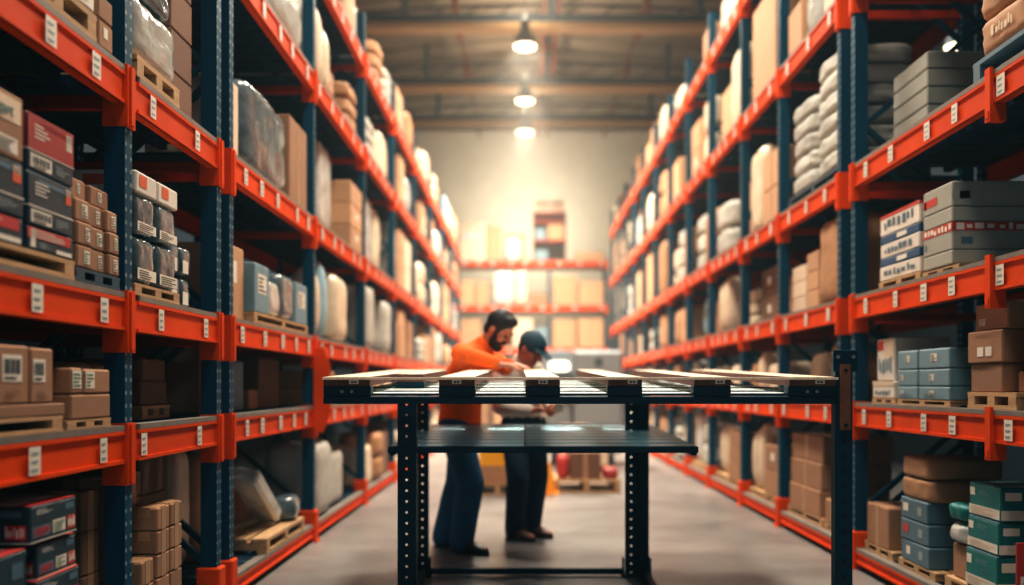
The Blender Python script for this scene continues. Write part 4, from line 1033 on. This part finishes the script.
m = MB(); m.cbox(-.11, .11, -.11, .11, 0, .02, .005); m.lathe([(.085, .02), (.07, .10), (.052, .19), (.035, .27), (.02, .33), (.001, .335)], 20)
o = m.build('traffic_cone', 'amber', None, (.24, 9.3, 0), smooth=False); tag(o, 'small amber cone standing on the floor before the pallet', 'cone')
fpallet(.42, 1.05, 11.2, .13, 'pallet under the cream cartons, farther back in the aisle')
carton('E', .45, .82, .131, .62, 'tan', 'tan carton behind the dark brown box, on the farther pallet', .02, .5, base=11.2)
carton('E', .84, 1.04, .131, .5, 'cream', 'cream carton on the farther pallet by the grey machine', .02, .5, base=11.2)
# grey machine with a bright panel
mc = thing('warehouse_machine', 'grey floor machine with a bright oval panel, behind the capped worker', 'machine', (.78, 12.6, 0))
m = MB(); m.cbox(-.10, .60, 0, .75, .16, 1.62, .05); m.build('body', 'machine_grey', mc)
m = MB()
prof = [(.0, .9), (.0, 1.30), (.12, 1.60), (.24, 1.62), (.7, 1.62), (.7, .9)]
for xa in (-.52, -.102):
    pass
A = [(-.52, y, z) for y, z in prof]; B = [(-.104, y, z) for y, z in prof]
m.face(A); m.face(B[::-1])
for i in range(6):
    j = (i + 1) % 6; m.face([A[i], B[i], B[j], A[j]])
m.build('hood', 'machine_dark', mc)
m = MB(); rr = []
for k in range(20):
    t = 2 * math.pi * k / 20; rr.append((-.3 + math.copysign(abs(math.cos(t)) ** .55, math.cos(t)) * .15, math.copysign(abs(math.sin(t)) ** .55, math.sin(t)) * .075))
m.face([(x, .035 + (z * .37) - .02, 1.395 + z) for x, z in rr]); m.build('panel', 'panel_glow', mc)
m = MB(); m.cbox(-.48, -.12, .05, .7, .16, .89, .04); m.build('lower_body', 'machine_grey', mc)
for x in (-.35, .42):
    for y in (.1, .62):
        m = MB(); m.tube((x - .05, y, .09), (x + .05, y, .09), .09, n=20); m.build('wheel', 'rubber', mc)
m = MB(); m.tube((.25, -.012, 1.45), (.25, .002, 1.45), .06, n=20); m.build('emblem', 'machine_dark', mc)

# ------------------------------------------------------------------ people
def fuse(mb, name, material, parent, voxel, smooth=4, loc=(0, 0, 0)):
    o = mb.build(name, material, None, (0, 0, 0))
    r = o.modifiers.new('r', 'REMESH'); r.mode = 'VOXEL'; r.voxel_size = voxel; r.use_smooth_shade = True
    s = o.modifiers.new('s', 'SMOOTH'); s.iterations = smooth; s.factor = .5
    dg = bpy.context.evaluated_depsgraph_get()
    me = bpy.data.meshes.new_from_object(o.evaluated_get(dg)); bpy.data.objects.remove(o)
    me.name = name
    if not me.materials: me.materials.append(MATS[material])
    o = bpy.data.objects.new(name, me); COL.objects.link(o); o.parent = parent; o.location = loc
    return o
V = Vector
def hand(mb, wr, d, n, t, curl):
    """d: along the fingers, n: out of the palm, t: towards the thumb"""
    d, n, t = d.normalized(), n.normalized(), t.normalized()
    mb.ellipsoid(wr + d * .048, t * .041, n * .017, d * .058, 14, 8)
    for off, ln in ((.029, .076), (.0095, .084), (-.0095, .078), (-.028, .062)):
        p = wr + d * .088 + t * off; dd = d + t * off * 2.2; dd.normalize(); a = 0; r = .0092
        for k, fr in enumerate((.44, .31, .25)):
            a += curl * (.7 if k == 0 else 1); v = dd * math.cos(a) + n * math.sin(a); q = p + v * ln * fr
            mb.capsule(p, q, r, r * .9, 10); p = q; r *= .9
    p = wr + d * .028 + t * .032; v = (d * .62 + t * .72 + n * .25).normalized(); q = p + v * .042; mb.capsule(p, q, .0125, .0105, 10)
    v2 = (d * .85 + t * .25 + n * (.3 + curl * .4)).normalized(); mb.capsule(q, q + v2 * .034, .0105, .0085, 10)
def person(label, c):
    P, C, Nk = V(c['pelvis']), V(c['chest']), V(c['neck'])
    root = thing('person', label, 'person', (P.x, P.y, 0)); off = (-P.x, -P.y, 0)
    s = V(c['side']).normalized()                       # towards the person's right shoulder
    def fw(a): return s.cross(a).normalized() * -1
    a1 = (C - P).normalized(); a2 = (Nk - C).normalized()
    up = V((0, 0, 1)); sh = c['shoulders']; el = c['elbows']; wr = c['wrists']; hp = c['hips']; kn = c['knees']; an = c['ankles']; to = c['toes']
    Hc, f, u = V(c['head']), V(c['face']).normalized(), V(c['up']); u = (u - f * u.dot(f)).normalized(); hs = f.cross(u)
    def torso(m, e, z_hem=None):
        g0 = up.cross(s).normalized(); g1 = fw(a1); g2 = fw(a2); md = P.lerp(C, .5)
        rings = []
        if z_hem is not None: rings.append((V((P.x, P.y, z_hem)), s * (.168 + e), g0 * (.122 + e)))
        else: rings.append((P - up * .09, s * .12, g0 * .09))
        rings += [(P, s * (.165 + e), g1 * (.118 + e)), (md, s * (.15 + e), g1 * (.108 + e)), (C, s * (.172 + e), g1 * (.118 + e)), (C.lerp(Nk, .55), s * (.165 + e), g2 * (.105 + e)), (C.lerp(Nk, .85), s * (.11 + e), g2 * (.078 + e)), (Nk, s * (.062 + e * .6), g2 * (.064 + e * .6))]
        m.loft(rings, 24)
        for k in (0, 1): m.capsule(C.lerp(Nk, .6), V(sh[k]), .085 + e, .06 + e * .6, 14)
    b = MB(); torso(b, 0)
    b.capsule(Nk - a2 * .03, Hc - u * .05 - f * .02, .058, .054, 16)
    for k in (0, 1):
        S_, E_, W_ = V(sh[k]), V(el[k]), V(wr[k])
        b.capsule(S_, E_, .052, .041, 14); b.capsule(E_, E_.lerp(W_, .35), .041, .042, 14); b.capsule(E_.lerp(W_, .35), W_, .042, .028, 14)
        hand(b, W_, V(c['hand_dir'][k]), V(c['palm'][k]), V(c['thumb'][k]), c['curl'][k])
        hh, kk, aa, tt = V(hp[k]), V(kn[k]), V(an[k]), V(to[k])
        b.capsule(hh, kk, .085, .056, 16); b.capsule(kk, kk.lerp(aa, .35), .055, .056, 14); b.capsule(kk.lerp(aa, .35), aa, .056, .038, 14)
        b.capsule(aa - up * .04, tt, .036, .026, 12)
    b.ellipsoid(Hc + u * .025 - f * .012, hs * .075, f * .095, u * .103, 20, 14)
    b.ellipsoid(Hc + f * .028 - u * .055, hs * .056, f * .06, u * .066, 18, 12)
    b.ellipsoid(Hc + f * .07 - u * .098, hs * .024, f * .02, u * .02, 12, 8)
    b.capsule(Hc + f * .086 + u * .016, Hc + f * .112 - u * .024, .009, .0145, 10)
    b.capsule(Hc + f * .079 + u * .026 - hs * .04, Hc + f * .079 + u * .026 + hs * .04, .013, .013, 10)
    b.capsule(Hc + f * .086 - u * .056 - hs * .02, Hc + f * .086 - u * .056 + hs * .02, .009, .009, 8); b.capsule(Hc + f * .084 - u * .07 - hs * .016, Hc + f * .084 - u * .07 + hs * .016, .009, .009, 8)
    for k in (-1, 1):
        b.ellipsoid(Hc + hs * k * .074 - f * .008 - u * .004, hs * .011 + f * .003 * k, f * .02, u * .032, 12, 8)
        b.ellipsoid(Hc + hs * k * .042 + f * .062 - u * .026, hs * .022, f * .022, u * .022, 12, 8)
    fuse(b, 'body', c['skin'], root, .0065, 3, off)
    for k in (-1, 1):
        e = MB(); e.ellipsoid(Hc + f * .083 + u * .004 + hs * k * .031, hs * .012, f * .009, u * .008, 12, 8); e.build('eye', 'eye', root, off, smooth=True)
    # shirt
    m = MB(); torso(m, .022, c['hem'])
    for k in (0, 1):
        S_, E_, W_ = V(sh[k]), V(el[k]), V(wr[k])
        m.capsule(S_, E_, .072, .057, 14); m.capsule(E_, E_.lerp(W_, c['sleeve']), .060, .044, 14)
        mid = E_.lerp(W_, .2); m.ellipsoid(mid, V((.058, 0, 0)), V((0, .058, 0)), V((0, 0, .05)), 12, 8)
    m.capsule(Nk - a2 * .05, Nk + a2 * .005, .078, .072, 16)
    fuse(m, 'shirt', c['shirt'], root, .011, 3, off)
    # trousers
    m = MB(); g0 = up.cross(s).normalized()
    m.loft([(P - up * .11, s * .13, g0 * .10), (P - up * .04, s * .176, g0 * .13), (P + up * .02, s * .176, g0 * .128), (P + up * (c['waist']), s * .166, g0 * .12)], 24)
    for k in (0, 1):
        hh, kk, aa = V(hp[k]), V(kn[k]), V(an[k])
        lw = c['loose']; m.capsule(hh, kk, .104 + lw * .6, .078 + lw, 18); m.capsule(kk, kk.lerp(aa, .4), .078 + lw, .075 + lw, 16); m.capsule(kk.lerp(aa, .4), aa - up * .02, .075 + lw, .064 + lw, 16)
    fuse(m, 'trousers', c['trousers'], root, .011, 3, off)
    for k in (0, 1):
        aa, tt = V(an[k]), V(to[k]); d = (tt - aa); d.z = 0; d.normalize(); q = V((-d.y, d.x, 0)); g = V((aa.x, aa.y, 0)); L = (V((tt.x, tt.y, 0)) - g).length
        m = MB()
        m.loft([(g - d * .075 + up * .05, q * .012, up * .035), (g - d * .055 + up * .052, q * .036, up * .05), (g + d * .0 + up * .056, q * .042, up * .055), (g + d * L * .45 + up * .045, q * .046, up * .043), (g + d * L * .75 + up * .034, q * .05, up * .033), (g + d * L * .98 + up * .028, q * .042, up * .026), (g + d * (L + .028) + up * .024, q * .014, up * .014)], 18)
        m.capsule(g + up * .06, aa + up * c['shaft'], .05, .05, 14)
        sh_ = fuse(m, 'shoe', c['shoe'], root, .009, 3, off)
        so = MB(); so.loft([(g - d * .07 + up * .008, q * .02, up * .008), (g - d * .04 + up * .008, q * .04, up * .008), (g + d * L * .4 + up * .008, q * .042, up * .008), (g + d * L * .8 + up * .008, q * .052, up * .008), (g + d * (L + .025) + up * .008, q * .02, up * .007)], 14)
        so.build('sole', 'rubber', sh_)
    # hair
    m = MB()
    if c.get('cap'):
        m.ellipsoid(Hc + u * .0 - f * .03, hs * .079, f * .07, u * .07, 18, 12); fuse(m, 'hair', 'hair', root, .009, 2, off)
        m = MB(); m.ellipsoid(Hc + u * .048 - f * .008, hs * .086, f * .106, u * .09, 22, 14)
        cap = fuse(m, 'cap', 'cap_cloth', root, .008, 2, off)
        br = MB(); rr = []
        for t in (0, .3, .6, .85, 1): rr.append((Hc + f * (.07 + .105 * t) + u * (.042 - .02 * t), hs * (.082 * math.sqrt(max(.02, 1 - t * t * .8))), u * .006))
        br.loft(rr, 16); br.build('visor', 'cap_cloth', cap, smooth=False)
        bt = MB(); bt.ellipsoid(Hc + u * .138 - f * .008, hs * .009, f * .009, u * .006, 10, 6); bt.build('button', 'cap_cloth', cap)
    else:
        m.ellipsoid(Hc + u * .045 - f * .022, hs * .084, f * .098, u * .098, 22, 14); m.ellipsoid(Hc + u * .1 + f * .035, hs * .06, f * .052, u * .034, 16, 10); m.ellipsoid(Hc - u * .02 - f * .055, hs * .07, f * .048, u * .06, 16, 10)
        for k in (-1, 1): m.ellipsoid(Hc + hs * k * .068 + f * .022 + u * .012, hs * .012, f * .022, u * .04, 10, 8)
        fuse(m, 'hair', 'hair', root, .008, 2, off)
        m = MB(); m.ellipsoid(Hc + f * .03 - u * .068, hs * .06, f * .064, u * .062, 18, 12); m.ellipsoid(Hc + f * .066 - u * .1, hs * .034, f * .03, u * .03, 14, 8)
        for k in (-1, 1): m.capsule(Hc + hs * k * .068 + f * .018 - u * .005, Hc + hs * k * .056 + f * .03 - u * .06, .014, .022, 10)
        m.capsule(Hc + f * .088 - u * .043 - hs * .024, Hc + f * .088 - u * .043 + hs * .024, .008, .008, 8)
        fuse(m, 'beard', 'beard', root, .007, 2, off)
    return root

# the worker in orange bends over the table from its far side, one hand on the boards
person('bearded man in an orange jumper bending over the boards', dict(
    pelvis=(-.45, 6.22, .88), chest=(-.42, 6.13, 1.15), neck=(-.275, 6.04, 1.395), side=(-.42, -.88, 0),
    shoulders=((-.42, 5.93, 1.335), (-.265, 6.25, 1.35)), elbows=((-.345, 5.76, 1.312), (-.14, 6.12, 1.25)), wrists=((-.172, 5.66, 1.262), (-.1, 5.86, 1.262)),
    hand_dir=((.86, -.26, -.08), (.8, -.5, -.08)), palm=((0, .1, -1), (.1, 0, -1)), thumb=((.3, .9, 0), (-.5, -.7, 0)), curl=(.36, .3),
    head=(-.172, 5.985, 1.495), face=(.68, -.36, -.62), up=(.58, -.3, .75),
    hips=((-.48, 6.13, .84), (-.42, 6.31, .84)), knees=((-.37, 6.05, .47), (-.46, 6.33, .46)), ankles=((-.43, 6.08, .085), (-.57, 6.32, .085)), toes=((-.265, 5.98, .03), (-.40, 6.24, .03)),
    hem=.825, waist=.08, sleeve=.93, skin='skin', shirt='orange_knit', trousers='denim', shoe='shoe_black', shaft=-.02, loose=.02))
person('man in a dark cap and white shirt, working beside the man in orange', dict(
    pelvis=(-.01, 6.66, .86), chest=(-.065, 6.60, 1.09), neck=(-.03, 6.51, 1.29), side=(-.72, -.66, 0),
    shoulders=((-.185, 6.43, 1.225), (.075, 6.64, 1.235)), elbows=((-.17, 6.33, .975), (.19, 6.50, .975)), wrists=((.05, 6.24, .955), (.20, 6.26, .965)),
    hand_dir=((.9, -.25, .05), (-.1, -.95, .0)), palm=((0, .3, -1), (-.9, .2, -.3)), thumb=((.2, -.9, .3), (-.2, 0, .9)), curl=(.5, .55),
    head=(.04, 6.43, 1.385), face=(.68, -.45, -.52), up=(.43, -.27, .86),
    hips=((-.08, 6.60, .82), (.06, 6.72, .82)), knees=((-.05, 6.50, .45), (.09, 6.66, .45)), ankles=((-.08, 6.58, .10), (.05, 6.72, .10)), toes=((.05, 6.49, .03), (.18, 6.63, .03)),
    hem=.90, waist=.08, sleeve=.88, skin='skin_tan', shirt='cotton_white', trousers='denim_dark', shoe='shoe_brown', shaft=.05, loose=.006, cap=True))
m = MB(); m.cbox(-.035, .035, -.004, .004, -.02, .05, .003)
o = m.build('paper_slip', 'paper', None, (.225, 6.14, .965)); o.rotation_euler = (.5, .2, .3); tag(o, 'small white slip of paper held by the capped man', 'paper')

# ------------------------------------------------------------------ leave out the shelf goods that nothing shows, even a step to the side
bpy.context.view_layer.update(); dg = bpy.context.evaluated_depsgraph_get()
def kids(o): return [o] + [k for c in o.children for k in kids(c)]
def shows(o):
    own = set(k.name for k in kids(o))
    for e in ((0, 0, H), (.7, 0, H), (-.7, 0, H), (0, .9, H + .4), (0, 0, H - .5)):
        e = V(e)
        for k in kids(o):
            if k.type != 'MESH': continue
            vs = k.data.vertices
            for i in range(0, len(vs), max(1, len(vs) // 40)):
                t = k.matrix_world @ vs[i].co; d = t - e
                hit, loc, nor, idx, ob, mw = S.ray_cast(dg, e, d.normalized(), distance=d.length + .02)
                if hit and ob.name in own: return True
                if not hit: return True
    return False
for col in COLUMNS:
    if col and not any(shows(o) for o in col):
        for o in col:
            for k in kids(o): bpy.data.objects.remove(k)

# ------------------------------------------------------------------ camera, world, look
cam = bpy.data.cameras.new('camera'); co = bpy.data.objects.new('camera', cam); COL.objects.link(co)
co.location = (0, 0, H); co.rotation_euler = (math.pi / 2, 0, 0)
cam.sensor_width = 36; cam.lens = 36 * F / 1024
cam.shift_x = -(CX - 512) / 1024; cam.shift_y = (CY - 292.5) / 1024
cam.dof.use_dof = True; cam.dof.focus_distance = 3.75; cam.dof.aperture_fstop = (cam.lens / 1000) / .040
cam.clip_start = .05; cam.clip_end = 100
S.camera = co
w = bpy.data.worlds.new('world'); S.world = w; w.use_nodes = True
bg = w.node_tree.nodes['Background']; bg.inputs[0].default_value = (.55, .72, 1, 1); bg.inputs[1].default_value = .08
S.view_settings.view_transform = 'Standard'; S.view_settings.look = 'Medium High Contrast'; S.view_settings.exposure = 0; S.view_settings.gamma = 1
v = w.node_tree.nodes.new('ShaderNodeVolumeScatter'); v.inputs['Density'].default_value = .0045; v.inputs['Anisotropy'].default_value = .2; v.inputs['Color'].default_value = (1, .93, .84, 1)
w.node_tree.links.new(v.outputs[0], w.node_tree.nodes['World Output'].inputs['Volume'])
S.view_settings.use_curve_mapping = True
cmp_ = S.view_settings.curve_mapping
for ci, pts in ((0, ((.02, .013), (.1, .092), (.3, .3))), (2, ((.02, .0235), (.1, .1), (.6, .575)))):
    for a, b2 in pts: cmp_.curves[ci].points.new(a, b2)
cmp_.curves[2].points[-1].location = (1, .93)
cmp_.update()
S.cycles.use_denoising = True
S.cycles.max_bounces = 8; S.cycles.diffuse_bounces = 4; S.cycles.sample_clamp_indirect = 6
